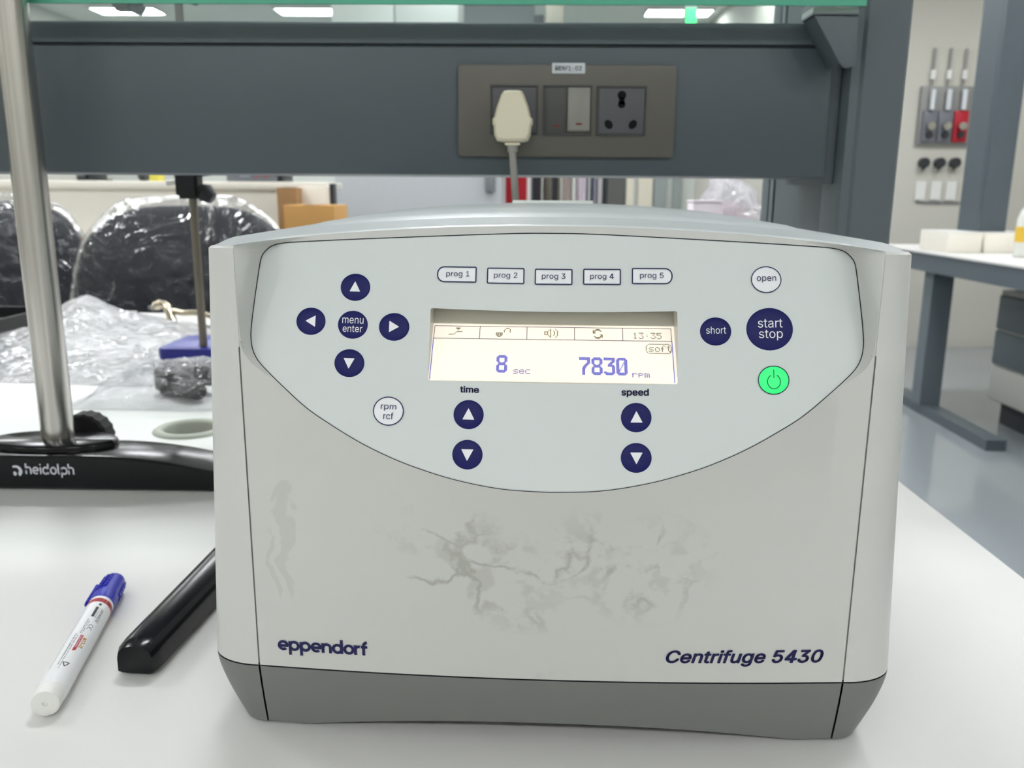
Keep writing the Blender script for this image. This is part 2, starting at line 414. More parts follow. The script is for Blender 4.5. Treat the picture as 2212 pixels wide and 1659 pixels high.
B(from_bm('cable_port_ring', bm, mat('grommet_grey', (176, 178, 166), .5), smooth=True))
for xx in (-2.5, -.9, .30):
    for yy in (-.42, .98, 1.85):
        B(box('leg', xx-.03, xx+.03, yy-.03, yy+.03, ZF, -.03, m_steel_l))
B(box('underframe', -2.5, .33, .94, 1.0, -.09, -.03, m_steel_l)); B(box('underframe', -2.5, .33, -.45, -.40, -.09, -.03, m_steel_l)); B(box('underframe', -2.5, .33, 1.82, 1.88, -.09, -.03, m_steel_l))
B(box('modesty_panel', -2.5, .33, 1.045, 1.065, -.78, -.09, mat('panel_grey', (150, 154, 154), .5)))

# ------------------------------------------------------------------ service frame: rail, posts, brackets
frame = empty('service_rail', (0, .9, 0), label='dark blue-grey metal service beam spanning behind the centrifuge, carrying the sockets', cat='service beam')
F = lambda o: B(o, frame)
F(box('beam_face', -2.5, .2855, .86, .985, .2915, .4095, m_steel_d, bev=.0012))
F(prism('top_rail', [(.866, .4098), (.866, .4118), (.8606, .4125), (.8606, .4300), (.8620, .4315), (.985, .4315), (.985, .4098)], 'x', -2.5, .2855, m_steel_d))
F(box('end_plate', .2862, .2975, .868, .985, .285, .4315, m_steel_d))
post = empty('upright_post', (.325, .99, 0), label='dark blue-grey upright post at the right end of the service beam', cat='post')
Pp = lambda o: B(o, post)
Pp(prism('post_face', [(.2985, .858), (.301, .852), (.3085, .8515), (.3115, .8485), (.349, .8485), (.3515, .851), (.3515, .90), (.2985, .90)], 'z', 0, 1.5, m_steel_l))
Pp(box('post_side', .300, .3505, .9015, 1.075, 0, 1.5, m_steel_d, bev=.001))
Pp(box('post_slot', .304, .347, 1.0755, 1.083, 0, 1.5, m_gap)); Pp(box('post_back', .300, .3505, 1.0835, 1.098, 0, 1.5, m_steel_l)); Pp(box('post_slot', .304, .347, 1.0985, 1.104, 0, 1.5, m_gap)); Pp(box('post_back', .300, .3505, 1.1045, 1.135, 0, 1.5, m_steel_l, bev=.001))
brk = empty('shelf_bracket', (.27, .88, .41), label='blue-grey tapered shelf bracket beside the upright post, under the glass', cat='bracket')
K = lambda o: B(o, brk)
K(prism('bracket_plate', [(.2545, .4318), (.2937, .4315), (.2950, .3940), (.2937, .3894), (.2890, .3873), (.2845, .3878), (.2803, .3917)], 'y', .826, .8290, m_steel_l, bev=.0004))
K(prism('bracket_web', [(.2548, .4315), (.2575, .4315), (.2823, .3917), (.2800, .3917)], 'y', .8293, .8595, m_steel_d))
K(prism('bracket_web', [(.2924, .4312), (.2945, .4312), (.2948, .395), (.2930, .395)], 'y', .8293, .8480, m_steel_d))
K(box('support_tab', .2525, .2940, .824, .8595, .4322, .4338, m_steel_l)); K(box('support_pad', .2530, .2935, .826, .8595, .4340, .4385, mat('clear_pad', (160, 170, 166), .3)))

# glass shelf
m_glass = bpy.data.materials.new('shelf_glass'); m_glass.use_nodes = True; nt = m_glass.node_tree; nt.nodes.clear()
out = nt.nodes.new('ShaderNodeOutputMaterial'); tr = nt.nodes.new('ShaderNodeBsdfTransparent'); tr.inputs[0].default_value = (.90, .95, .93, 1)
gl = nt.nodes.new('ShaderNodeBsdfGlossy'); gl.inputs['Roughness'].default_value = .03; fr = nt.nodes.new('ShaderNodeFresnel'); fr.inputs[0].default_value = 1.5
nzz = nt.nodes.new('ShaderNodeTexNoise'); nzz.inputs['Scale'].default_value = 3; rr_ = nt.nodes.new('ShaderNodeMapRange'); rr_.inputs[3].default_value = .02; rr_.inputs[4].default_value = .06
nt.links.new(nzz.outputs['Fac'], rr_.inputs[0]); nt.links.new(rr_.outputs[0], gl.inputs['Roughness'])
mxs = nt.nodes.new('ShaderNodeMixShader'); geo = nt.nodes.new('ShaderNodeNewGeometry'); inv = nt.nodes.new('ShaderNodeMath'); inv.operation = 'SUBTRACT'; inv.inputs[0].default_value = 1
nt.links.new(geo.outputs['Backfacing'], inv.inputs[1]); fm = nt.nodes.new('ShaderNodeMath'); fm.operation = 'MULTIPLY'; nt.links.new(fr.outputs[0], fm.inputs[0]); nt.links.new(inv.outputs[0], fm.inputs[1])
nt.links.new(fm.outputs[0], mxs.inputs[0]); nt.links.new(tr.outputs[0], mxs.inputs[1]); nt.links.new(gl.outputs[0], mxs.inputs[2]); nt.links.new(mxs.outputs[0], out.inputs[0])
shelf = empty('glass_shelf', (-1, .95, .434), label='clear glass shelf with a bright green cut edge above the service beam', cat='glass shelf')
G = lambda o: B(o, shelf)
G(box('glass_pane', -2.5, .2975, .8215, 1.18, .4387, .4487, m_glass))
G(box('glass_edge', -2.5, .2975, .8190, .8213, .4387, .4487, mat('glass_cut_edge', (88, 178, 150), .25, var=.12, nscale=6, spec=.6)))

# ------------------------------------------------------------------ sockets and switches on the beam
plate = empty('socket_plate', (.0355, .86, .351), label='grey metal socket and switch plate mounted on the blue-grey service beam', cat='socket plate')
m_plate = mat('plate_gunmetal', (104, 101, 95), .42, .25, var=.04, bump=.1, bscale=2500)
m_mod = mat('module_grey', (88, 88, 92), .5); m_frm = mat('module_frame', (70, 71, 71), .5)
def PL(x, z, off=0): return Vector((x, .8545-off-.86, z-.351))-Vector((.0355, 0, 0))
def flatbox(name, outl, y0, y1, m, par, bev=.0003, org=(.0355, .86, .351)):
    o = prism(name, [(x-org[0], z-org[2]) for x, z in outl], 'y', y0-org[1], y1-org[1], m, par, bev); return o
flatbox('face_plate', rrect(-.0683, .1386, .3088, .3930, .004, 5), .8548, .8598, m_plate, plate, .0008)
def modframe(x0, x1, z0, z1):
    bm = bmesh.new(); org = Vector((.0355, .86, .351))
    for q in ((x0, x1, z1-.0016, z1), (x0, x1, z0, z0+.0016), (x0, x0+.0016, z0+.0016, z1-.0016), (x1-.0016, x1, z0+.0016, z1-.0016)):
        bbox(bm, q[0]-org.x, q[1]-org.x, .8532-.86, .8548-.86, q[2]-org.z, q[3]-org.z)
    return from_bm('module_frame', bm, m_frm, plate)
modframe(-.0375, .0082, .3288, .3745); modframe(.0128, .0592, .3288, .3745); modframe(.0638, .1110, .3284, .3742)
def socket(x0, x1, z0, z1):
    f = flatbox('socket_face', [(x0+.002, z0+.002), (x1-.002, z0+.002), (x1-.002, z1-.002), (x0+.002, z1-.002)], .8537, .8547, m_mod, plate, .0004)
    cx = (x0+x1)/2; cz = (z0+z1)/2
    def hole(pts):
        n = len(pts); org = Vector((.0355, .86, .351)); vs = [(p[0]-org.x, .85365-.86, p[1]-org.z) for p in pts]
        mesh('pin_hole', vs, [tuple(range(n))[::-1]], MATS['joint_black'], f)
    E_ = lambda ex, ez, rx, rz, rot=0: [(ex+rx*cos(t)*cos(rot)-rz*sin(t)*sin(rot), ez+rx*cos(t)*sin(rot)+rz*sin(t)*cos(rot)) for t in [2*pi*k/20 for k in range(20)]]
    hole(E_(cx, cz+.0145, .0042, .0040)); hole(E_(cx, cz+.0062, .0036, .0036)); hole([(cx-.0028, cz+.006), (cx+.0028, cz+.006), (cx+.0028, cz+.013), (cx-.0028, cz+.013)])
    hole(E_(cx-.0118, cz-.0122, .0036, .0046, .7)); hole(E_(cx+.0112, cz-.0122, .0036, .0046, -.7))
mat('joint_black', (6, 6, 8), .9)
socket(-.0375, .0082, .3288, .3745); socket(.0638, .1110, .3284, .3742)
sw1 = flatbox('switch_rocker', [(.0148, .3306), (.0354, .3306), (.0354, .3727), (.0148, .3727)], .8540, .8547, mat('rocker_dark', (78, 78, 76), .45), plate, .0003); sw1['label'] = 'darker rocker switch pressed in at the bottom'
org = (.0355, .86, .351)
sw2 = prism('switch_rocker', [(.8545-.86, .3725-.351), (.8534-.86, .3725-.351), (.8496-.86, .3338-.351), (.8505-.86, .3325-.351), (.8545-.86, .3318-.351)], 'x', .0364-.0355, .0572-.0355, mat('rocker_light', (138, 137, 130), .4), plate, .0003); sw2['label'] = 'lighter rocker switch tilted out at the bottom'
m_red_mark = mat('red_mark', (120, 40, 40), .5)
box('switch_mark', .0225-.0355, .0285-.0355, .8537-.86, .8541-.86, .3368-.351, .3384-.351, m_red_mark, sw1)
box('switch_mark', .0442-.0355, .0500-.0355, .8492-.86, .8512-.86, .3385-.351, .3400-.351, m_red_mark, sw2)
lab = flatbox('number_label', rrect(.0207, .0521, .3850, .3946, .0008, 3), .8541, .8547, mat('label_white', (206, 210, 214), .35), plate, .0001)
v_, f_ = place2d(text2d('RDM1-02', .01), lambda x, z, o: (x-.0355, .8541-.86-o, z-.351), .0364, .3898, .025, .0042, .0001)
mesh('label_text', v_, f_, mat('label_ink', (150, 152, 150), .6), lab)

# plug and cable
plug = empty('power_plug', (-.0158, .854, .345), label='cream moulded power plug pushed into the left socket, with a grey cable', cat='plug')
m_plug = mat('plug_cream', (232, 224, 200), .4, var=.01)
sil = [(-.0085, .0225), (-.0045, .0232), (.0045, .0232), (.0085, .0225), (.0108, .0190), (.0150, .0080), (.0172, -.001), (.0190, -.0025), (.0190, -.0075), (.0178, -.009), (.0172, -.0175), (.0148, -.0222), (.009, -.0234), (-.009, -.0234), (-.0148, -.0222), (-.0172, -.0175), (-.0178, -.009), (-.0190, -.0075), (-.0190, -.0025), (-.0172, -.001), (-.0150, .0080), (-.0108, .0190)]
vs = []; fs = []; n = len(sil)
for s, yy in ((.96, -.001), (1.0, -.004), (1.0, -.016), (.97, -.020), (.88, -.0225), (.86, -.0222)): vs += [(x*s, yy, z*s) for x, z in sil]
for r in range(5):
    for k in range(n): fs.append((r*n+k, r*n+(k+1) % n, (r+1)*n+(k+1) % n, (r+1)*n+k))
vs.append((0, -.0222, 0)); fs += [(5*n+k, 5*n+(k+1) % n, len(vs)-1) for k in range(n)]
o = mesh('plug_body', vs, fs, m_plug, plug); 
box('plug_collar', -.0072, .0072, -.017, -.006, -.0265, -.0236, m_plug, plug, .0008)
m_cable = mat('cable_grey', (158, 157, 150), .5, var=.02)
tube('strain_relief', [(0, -.0115, -.0262), (.0003, -.0115, -.0325)], [.0054, .0048], m_cable, plug)
cable = catmull([(0, -.0115, -.030), (.0006, -.0115, -.040), (.0022, -.011, -.060), (.0036, -.008, -.090), (.004, -.004, -.16), (.003, -.003, -.25), (.002, .0, -.325), (.012, .02, -.3395), (.05, .06, -.341), (.12, .09, -.341)], 6)
tube('cable', cable, .0036, m_cable, plug, 12)

# ================================================================== CENTRIFUGE (local frame: x across, y back, z up)
cf = empty('centrifuge', (.012, .394, 0), radians(-1.4), 'light grey benchtop centrifuge with a round-bottomed control panel and a lit display', 'centrifuge')
HALF = [(0, .2566), (.016, .25645), (.045, .2553), (.092, .2530), (.124, .2511), (.133, .2503), (.138, .2491), (.1414, .2467), (.1433, .2441), (.1442, .2400), (.1453, .2278), (.1460, .2180), (.1463, .2110), (.1462, .2063), (.1452, .2015), (.1430, .1972), (.139, .1930), (.1285, .1848), (.1155, .1755), (.1028, .1686), (.0893, .1621), (.076, .1568), (.062, .1523), (.043, .1477), (.022, .1446), (0, .1437)]
HS = catmull(HALF, 10)
BORDER = HS + [(-x, z) for x, z in HS[-2:0:-1]]
LOWER = sorted([(x, z) for x, z in HS if z < .2056])
def Aarc(ax): return interp(LOWER, ax) if ax < .1462 else .2063
def yp(x, z): return -.03+.4*(z-.143)+x*x/1.5
XB = [(.2056, .1462), (.218, .1460), (.2278, .1453), (.24, .1442), (.2441, .1433), (.2467, .1414), (.2491, .138), (.2503, .133), (.2511, .1245), (.2530, .112), (.262, .10)]
XC = [(.2056, .1473), (.212, .1479), (.2217, .1481), (.262, .1481)]
def zrim(x): return .2597-.0092*(x/.1485)**2
def Fy(x, z):
    ax = abs(x); u = min(1, ax/.1485); b0 = -.006*(1-u*u)
    A = Aarc(ax); ya = min(yp(x, A), 0) if ax < .1462 else 0
    t = max(0, min(1, (z-.036)/(A-.036)))
    return b0+(ya-b0)*(.2*t+.8*t*t)
LINV = sorted([(z, x) for x, z in HS if z < .2057])
GAP = [(.150, .0005), (.172, .0007), (.185, .0013), (.195, .0019), (.2056, .0019)]
def Yfun(x, z):
    ax = abs(x)
    if .146 < z <= .2056:
        xb = interp(LINV, z); xc = min(.1481, xb+interp(GAP, z))
        if xb <= ax < xc: return lerp(yp(x, z), Fy(xc, z), ((ax-xb)/(xc-xb))**1.3)
        if xb-.002 < ax < xb and z > .170: return yp(x, z)
    if z > .2056:
        xb, xc = interp(XB, z), interp(XC, z)
        if ax >= xc: return 0
        if ax <= xb: return yp(x, z)
        s = (ax-xb)/(xc-xb); return lerp(yp(x, z), 0, s**lerp(1.4, 2.6, sm((z-.243)/.008)))
    return Fy(x, z)
def SP(x, z, off=0):      # the control panel surface
    n = Vector((2*x/1.5, -1, .4)).normalized(); return Vector((x, yp(x, z), z))+n*off
def SF(x, z, off=0):      # the front cover surface
    e = .0005; fx = (Fy(x+e, z)-Fy(x-e, z))/(2*e); fz = (Fy(x, z+e)-Fy(x, z-e))/(2*e)
    return Vector((x, Fy(x, z), z))+Vector((fx, -1, fz)).normalized()*off

CX, CZ = 0.0, .2056
def cast(poly, a):
    dx, dz = cos(a), sin(a); best = None
    for (x1, z1), (x2, z2) in zip(poly, poly[1:]+poly[:1]):
        x1 -= CX; x2 -= CX; z1 -= CZ; z2 -= CZ
        den = dx*(z2-z1)-dz*(x2-x1)
        if abs(den) < 1e-14: continue
        t = (x1*(z2-z1)-z1*(x2-x1))/den; s = (x1*dz-z1*dx)/den
        if -1e-9 <= s <= 1+1e-9 and t > 0 and (best is None or t > best): best = t
    return CX+dx*best, CZ+dz*best
OUT = [(x*.1483/40, zrim(x*.1483/40)) for x in range(40, -41, -1)]
OUT += [(-.1483, .2030), (-.1481, .2026), (-.1481, .0362), (.1481, .0362), (.1481, .2026), (.1483, .2030)]
WIN = rrect(-.0575, .0575, .1899, .2219, .0009, 3)
WIN = [(x, z-.0008*(1-(x/.0575)**2)*(1 if z > .2 else 0)) for x, z in
       [p for a_, b_ in zip(WIN, WIN[1:]+WIN[:1]) for p in ([a_]+([(lerp(a_[0], b_[0], k/24), lerp(a_[1], b_[1], k/24)) for k in range(1, 24)] if abs(a_[0]-b_[0]) > .05 else []))]]
angs = [2*pi*k/520 for k in range(520)]
for p in WIN+OUT[-6:]+[OUT[0], OUT[80]]: angs.append(math.atan2(p[1]-CZ, p[0]-CX) % (2*pi))
angs = sorted(angs); angs = [a for i, a in enumerate(angs) if i == 0 or a-angs[i-1] > 2e-5]
NA = len(angs)
Bp = [cast(BORDER, a) for a in angs]; Op = [cast(OUT, a) for a in angs]; Wp = [cast(WIN, a) for a in angs]
Bn = []
for i in range(NA):
    a_, c_ = Bp[i-1], Bp[(i+1) % NA]; t = Vector((c_[0]-a_[0], c_[1]-a_[1])).normalized(); Bn.append((t.y, -t.x))
Cp = []
for (x, z), (nx, nz) in zip(Bp, Bn):
    g = .0007; c0 = (x+nx*g, z+nz*g)
    if .150 < z < .2490 and abs(x) > .02:
        xc_ = min(.1479, abs(x)+interp(GAP, z)) if z <= .2056 else .1479
        if z > .2056: xc_ = lerp(abs(x)+.0007, .1479, sm((.2485-z)/.006))
        k = sm((z-.150)/.01); c1 = (math.copysign(xc_, x), z); c0 = (lerp(c0[0], c1[0], k), lerp(c0[1], c1[1], k))
    Cp.append(c0)
# front cover: from the panel border outwards
vs, fs = [], []
NB, NC = 12, 46
def addrow(row):
    vs.extend(row)
for r in range(NB+1):
    t = r/NB; row = []
    for i in range(NA):
        (x1, z1), (x2, z2) = Bp[i], Cp[i]; e = .00025*(1-t)
        x, z = lerp(x1, x2, t), lerp(z1, z2, t); y = Yfun(x, z) if z > .150 and r else lerp(yp(x1, z1), Yfun(x2, z2), t**1.4)
        row.append((x, y, z))
    addrow(row)
for r in range(1, NC+1):
    t = (r/NC)**1.25; row = []
    for i in range(NA):
        (x1, z1), (x2, z2) = Cp[i], Op[i]; x, z = lerp(x1, x2, t), lerp(z1, z2, t); row.append((x, Yfun(x, z), z))
    addrow(row)
R_ = NB+NC+1
for r in range(R_-1):
    for i in range(NA): j = (i+1) % NA; fs.append((r*NA+i, (r+1)*NA+i, (r+1)*NA+j, r*NA+j))
def finish(o, ang=30):
    for p in o.data.polygons: p.use_smooth = True
    o.data.set_sharp_from_angle(angle=radians(ang)); return o
def orient(me_o):
    bm = bmesh.new(); bm.from_mesh(me_o.data); bmesh.ops.recalc_face_normals(bm, faces=bm.faces[:]); bm.to_mesh(me_o.data); bm.free(); return me_o
o = finish(mesh('front_cover', vs, fs, m_cover, cf), 25)
# control panel film, slightly inside the border so that a fine dark joint shows
vs, fs = [], []
rowsP = []
for t in (0.0, .004, .05, .12, .2, .3, .4, .5, .6, .7, .8, .9, .96, .99, 1.0):
    row = []
    for i in range(NA):
        (x1, z1) = Wp[i]; bx, bz = Bp[i]; nx, nz = Bn[i]; x2, z2 = bx-nx*.00035, bz-nz*.00035
        x, z = lerp(x1, x2, t), lerp(z1, z2, t); row.append(SP(x, z, .0000 if t < 1 else -.0003))
    vs.extend(row)
for r in range(14):
    for i in range(NA): j = (i+1) % NA; fs.append((r*NA+i, (r+1)*NA+i, (r+1)*NA+j, r*NA+j))
cp = finish(mesh('control_panel', vs, fs, m_panel, cf), 30); cp['label'] = 'pale control panel film with rounded lower edge'
# dark joint behind the border
vs = [SP(bx-nx*.0006, bz-nz*.0006, -.00045) for (bx, bz), (nx, nz) in zip(Bp, Bn)]+[SP(bx+nx*.0002, bz+nz*.0002, -.00045) for (bx, bz), (nx, nz) in zip(Bp, Bn)]
mesh('panel_joint', vs, [(i, NA+i, NA+(i+1) % NA, (i+1) % NA) for i in range(NA)], mat('joint_navy', (48, 50, 66), .7), cf)

# display: recess walls, LCD, its printed pixels
def ylcd(z): return -.027+.4*(z-.143)+.017*(z-.190)/.032
def SL(x, z, off=0):
    n = Vector((0, -1, .93)).normalized(); return Vector((x, ylcd(z), z))+n*off
vs, fs = [], []
for row in range(4):
    for i in range(NA):
        x, z = Wp[i]; p0 = SP(x, z, 0)
        q = Vector((x, max(ylcd(z), p0.y+.0005)+.0006, z))
        back = Vector((x*.999, q.y, z-.0012 if z > .2 else z))
        vs.append(p0.lerp(back, (0, .55, .56, 1)[row]) + (Vector((0, 0, -.0008 if z > .21 else 0)) if row >= 2 else Vector()))
for r in range(3):
    for i in range(NA): j = (i+1) % NA; fs.append((r*NA+i, r*NA+j, (r+1)*NA+j, (r+1)*NA+i))
disp = mesh('display_window', vs, fs, mat('recess_grey', (200, 199, 188), .3), cf)
def quadL(x0, x1, z0, z1, off): return [SL(x0, z0, off), SL(x1, z0, off), SL(x1, z1, off), SL(x0, z1, off)]
mesh('display_bezel', quadL(-.0600, .0600, .1960, .226, 0), [(0, 1, 2, 3)], mat('bezel_tan', (232, 232, 224), .4), disp)
m_lcd = mat('lcd_backlight', (250, 241, 226), .4, emit=.5, var=.01, nscale=4)
mesh('lcd_screen', quadL(-.0584, .0575, .1896, .2130, .0003), [(0, 1, 2, 3)], m_lcd, disp)
PX = .1129/240; LX0, LZ0 = -.0568, .2120
DZ = PX/1.265
def cell(c0, c1, r0_, r1_, vs, fs, off=.0006):
    b = len(vs); x0, x1 = LX0+c0*PX, LX0+c1*PX; z1, z0 = LZ0-r0_*DZ, LZ0-r1_*DZ
    vs += quadL(x0, x1, z0, z1, off); fs.append((b, b+1, b+2, b+3))
def bitmap(name, rows, c, r, m, gap=.12):
    vs, fs = [], []
    for j, row in enumerate(rows):
        for i, ch in enumerate(row):
            if ch not in ' .': cell(c+i+gap/2, c+i+1-gap/2, r+j+gap/2, r+j+1-gap/2, vs, fs)
    return mesh(name, vs, fs, m, disp)
m_ink = mat('lcd_ink', (110, 102, 68), .6, emit=.05); m_ink2 = mat('lcd_ink_grey', (132, 128, 114), .6, emit=.05)
m_blue = mat('lcd_ink_blue', (84, 92, 214), .6, emit=.2); m_vio = mat('lcd_ink_violet', (96, 82, 122), .6, emit=.05); m_vl = mat('lcd_ink_lilac', (112, 106, 190), .6, emit=.1)
vs, fs = [], []
cell(0, 240, 0, .55, vs, fs); cell(0, 240, 14, 14.6, vs, fs)
for c in (46.4, 94.2, 142.3, 190.8): cell(c, c+.6, 0, 14, vs, fs)
cell(0, .6, 0, 14, vs, fs); cell(239.4, 240, 0, 14, vs, fs)
mesh('lcd_lines', vs, fs, m_vio, disp)
vs, fs = [], []; cell(-.3, .4, 14, 59, vs, fs); cell(239.6, 240.3, 14, 59, vs, fs); mesh('lcd_side_lines', vs, fs, m_blue, disp)
F5 = {'1': ["..#..", ".##..", "..#..", "..#..", "..#..", "..#..", ".###."], '3': ["#####", "...#.", "..#..", "...#.", "....#", "#...#", ".###."],
 ':': [".....", ".....", "..#..", ".....", "..#..", ".....", "....."], '5': ["#####", "#....", "####.", "....#", "....#", "#...#", ".###."],
 's': [".....", ".....", ".####", "#....", ".###.", "....#", "####."], 'o': [".....", ".....", ".###.", "#...#", "#...#", "#...#", ".###."],
 'f': ["..##.", ".#..#", ".#...", "###..", ".#...", ".#...", ".#..."], 't': [".#...", ".#...", "###..", ".#...", ".#...", ".#..#", "..##."],
 'e': [".....", ".....", ".###.", "#...#", "#####", "#....", ".####"], 'c': [".....", ".....", ".####", "#....", "#....", "#....", ".####"],
 'r': [".....", ".....", "#.##.", "##..#", "#....", "#....", "#...."], 'p': [".....", ".....", "####.", "#...#", "####.", "#....", "#...."],
 'm': [".....", ".....", "##.#.", "#.#.#", "#.#.#", "#.#.#", "#.#.#"]}
def word(s, gapc=1): return [('.'*gapc).join(F5[c][j] for c in s) for j in range(7)]
bitmap('lcd_clock', word('13:35'), 201, 5, m_ink2); bitmap('lcd_text', word('soft'), 216.5, 19, m_ink2)
vs, fs = [], []
for (a, b_, c, d) in ((216, 237, 17.4, 18), (216, 237, 27.4, 28), (213.6, 214.3, 20, 25.5), (238.6, 239.2, 20, 25.5), (214.4, 215.6, 18.6, 19.6), (237.2, 238.4, 18.6, 19.6), (214.4, 215.6, 26, 27), (237.2, 238.4, 26, 27)): cell(a, b_, c, d, vs, fs)
mesh('lcd_frame', vs, fs, m_ink2, disp)
bitmap('lcd_unit', word('sec'), 82, 45, m_vl); bitmap('lcd_unit', word('rpm'), 199, 47, m_vl)
D8 = ["..#######..", ".#########.", "###########", "###.....###", "###.....###", "###.....###", "###.....###", ".###...###.", "..#######..", "..#######..", ".#########.", "###.....###", "###.....###", "###.....###", "###.....###", "###.....###", "###########", ".#########.", "..#######.."]
D7 = ["###########"]*3+["........###", "........###", "........###", ".......####", "......####.", ".....####..", "....####...", "....###....", "...####....", "...###.....", "...###....."]+["...###....."]*5
D3 = ["###########"]*3+["........###", ".......####", "......####.", ".....####..", "....####...", "....######.", "....#######", "........###", "........###", "........###", "........###", "........###", "###.....###", "###########", ".#########.", "..#######.."]
D0 = ["..#######..", ".#########.", "###########", "###.....###", "###.....###", "###....####", "###....####", "###...#.###", "###...#.###", "###..#..###", "###..#..###", "###.#...###", "###.#...###", "####....###", "####....###", "###.....###", "###########", ".#########.", "..#######.."]
bitmap('lcd_digit', D8, 65, 32, m_blue)
for k, D in enumerate((D7, D8, D3, D0)): bitmap('lcd_digit', D, 147+12.2*k, 33, m_blue)
bitmap('lcd_ramp_icon', [".......#####", "........###.", ".........#..", "............", "........######", ".......#......", "......#.......", "######........"], 15, 2, m_ink)
bitmap('lcd_lock_icon', ["..........####.", ".........#....#", "........#.....#", "........#.....#", "........#.....#", "#######........", "#.#.#.#........", "###.###........", ".##.##.........", "..###.........."], 63, 2, m_ink)
bitmap('lcd_sound_icon', ["......#....#..", ".....##.....#.", "....#.#..#...#", "####..#...#..#", "#..#..#...#..#", "#..#..#...#..#", "####..#...#..#", "....#.#..#...#", ".....##.....#.", "......#....#.."], 112, 2, m_ink)
bitmap('lcd_cycle_icon', ["...####...", "#.######..", "###....##.", "##........", "###.......", "..........", ".......###", "........##", ".##....###", "..######.#", "...####..."], 161, 1.6, m_ink)

# keys
def circ(cx, cz, rx, rz, n=40): return [(cx+rx*cos(2*pi*k/n), cz+rz*sin(2*pi*k/n)) for k in range(n)]
def key_round(cx, cz, r, rz, dark=True, m=None):
    outl = circ(cx, cz, r, rz)
    if dark: return finish(mesh('key', *patch(outl, SP, .0005, 0), m_navy, cf), 60)
    k = finish(mesh('key', *patch(circ(cx, cz, r*.955, rz*.95), SP, .00045, .0001), m or m_white_key, cf), 60)
    mesh('key_ring', *loopband(outl, circ(cx, cz, r*.94, rz*.93), SP, .0005), m_navy_ink, k); return k
def arrow(k, cx, cz, d, s=1.0):
    P = {'u': [(-.0026, -.0021), (.0027, -.0021), (0, .0026)], 'd': [(-.0027, .0021), (0, -.0026), (.0027, .0021)], 'l': [(-.0025, 0), (.0025, -.0026), (.0025, .0026)], 'r': [(.0026, 0), (-.0022, .0026), (-.0022, -.0026)]}[d]
    # rounded corners
    pts = []
    for i in range(3):
        p, q, r = P[i-1], P[i], P[(i+1) % 3]; a_ = (lerp(q[0], p[0], .06), lerp(q[1], p[1], .06)); c_ = (lerp(q[0], r[0], .06), lerp(q[1], r[1], .06))
        pts += [a_, (lerp(q[0], (a_[0]+c_[0])/2, .35), lerp(q[1], (a_[1]+c_[1])/2, .35)), c_]
    mesh('arrow', *flatpatch([(cx+x*s, cz+z*s) for x, z in pts], SP, .0007), m_white_key, k)
def label_on(k, s, cx, cz, wdt, hgt, m, bold=.004, S=SP, off=.0008, name='key_text', shear=0):
    return mesh(name, *place2d(text2d(s, bold, shear), S, cx, cz, wdt, hgt, off), m, k)
NAV = (('up', -.0944, .2304, 'u', 'upper arrow key of the cross'), ('left', -.1156, .2143, 'l', 'left arrow key of the cross'), ('right', -.0746, .2130, 'r', 'right arrow key of the cross'), ('down', -.0954, .1962, 'd', 'lower arrow key of the cross'))
for nme, cx, cz, d, lb in NAV:
    k = key_round(cx, cz, .0073, .0062); k['label'] = 'navy round '+lb; arrow(k, cx, cz, d)
k = key_round(-.0947, .2134, .0073, .0063); k['label'] = 'navy round key reading menu enter'
label_on(k, 'menu', -.0945, .2151, .0104, .0026, m_white_key, .002); label_on(k, 'enter', -.0945, .2114, .0096, .0029, m_white_key, .002)
for cx in (-.0380, .0383):
    for cz, d in ((.1757, 'u'), (.1587, 'd')):
        k = key_round(cx, cz, .00695, .00625); arrow(k, cx, cz, d, 1.05)
        k['label'] = 'navy round %s arrow key under %s' % ('up' if d == 'u' else 'down', 'time' if cx < 0 else 'speed')
k = key_round(.0752, .2129, .0073, .0062); k['label'] = 'navy round key reading short'; label_on(k, 'short', .0752, .2133, .0093, .0031, m_white_key, .002)
k = key_round(.1007, .2138, .0111, .0094); k['label'] = 'largest navy round key reading start stop'
label_on(k, 'start', .1007, .2162, .0117, .0038, m_white_key, .002); label_on(k, 'stop', .1009, .2110, .0113, .0047, m_white_key, .002)
k = key_round(-.0754, .1759, .0073, .0063, False); k['label'] = 'white round key reading rpm rcf'
label_on(k, 'rpm', -.0753, .1773, .0073, .0026, m_navy_ink, .002); label_on(k, 'rcf', -.0752, .1738, .0047, .0030, m_navy_ink, .002)
k = key_round(.0995, .2358, .0073, .0060, False); k['label'] = 'white round key reading open'; label_on(k, 'open', .0995, .2358, .0093, .0028, m_navy_ink, .002)
m_green = mat('green_lit_key', (44, 250, 112), .4, emit=.8, var=.02)
k = key_round(.1018, .1914, .0074, .0063, False, m_green); k['label'] = 'green lit power key'
ps = strokes([arc(0, -.05, .8, 115, 425, 30), [(0, .35), (0, 1.35)]], .13)
mesh('power_symbol', *place2d(ps, SP, .1018, .1917, .0066, None, .0008), mat('green_ink', (10, 110, 90), .5), k)
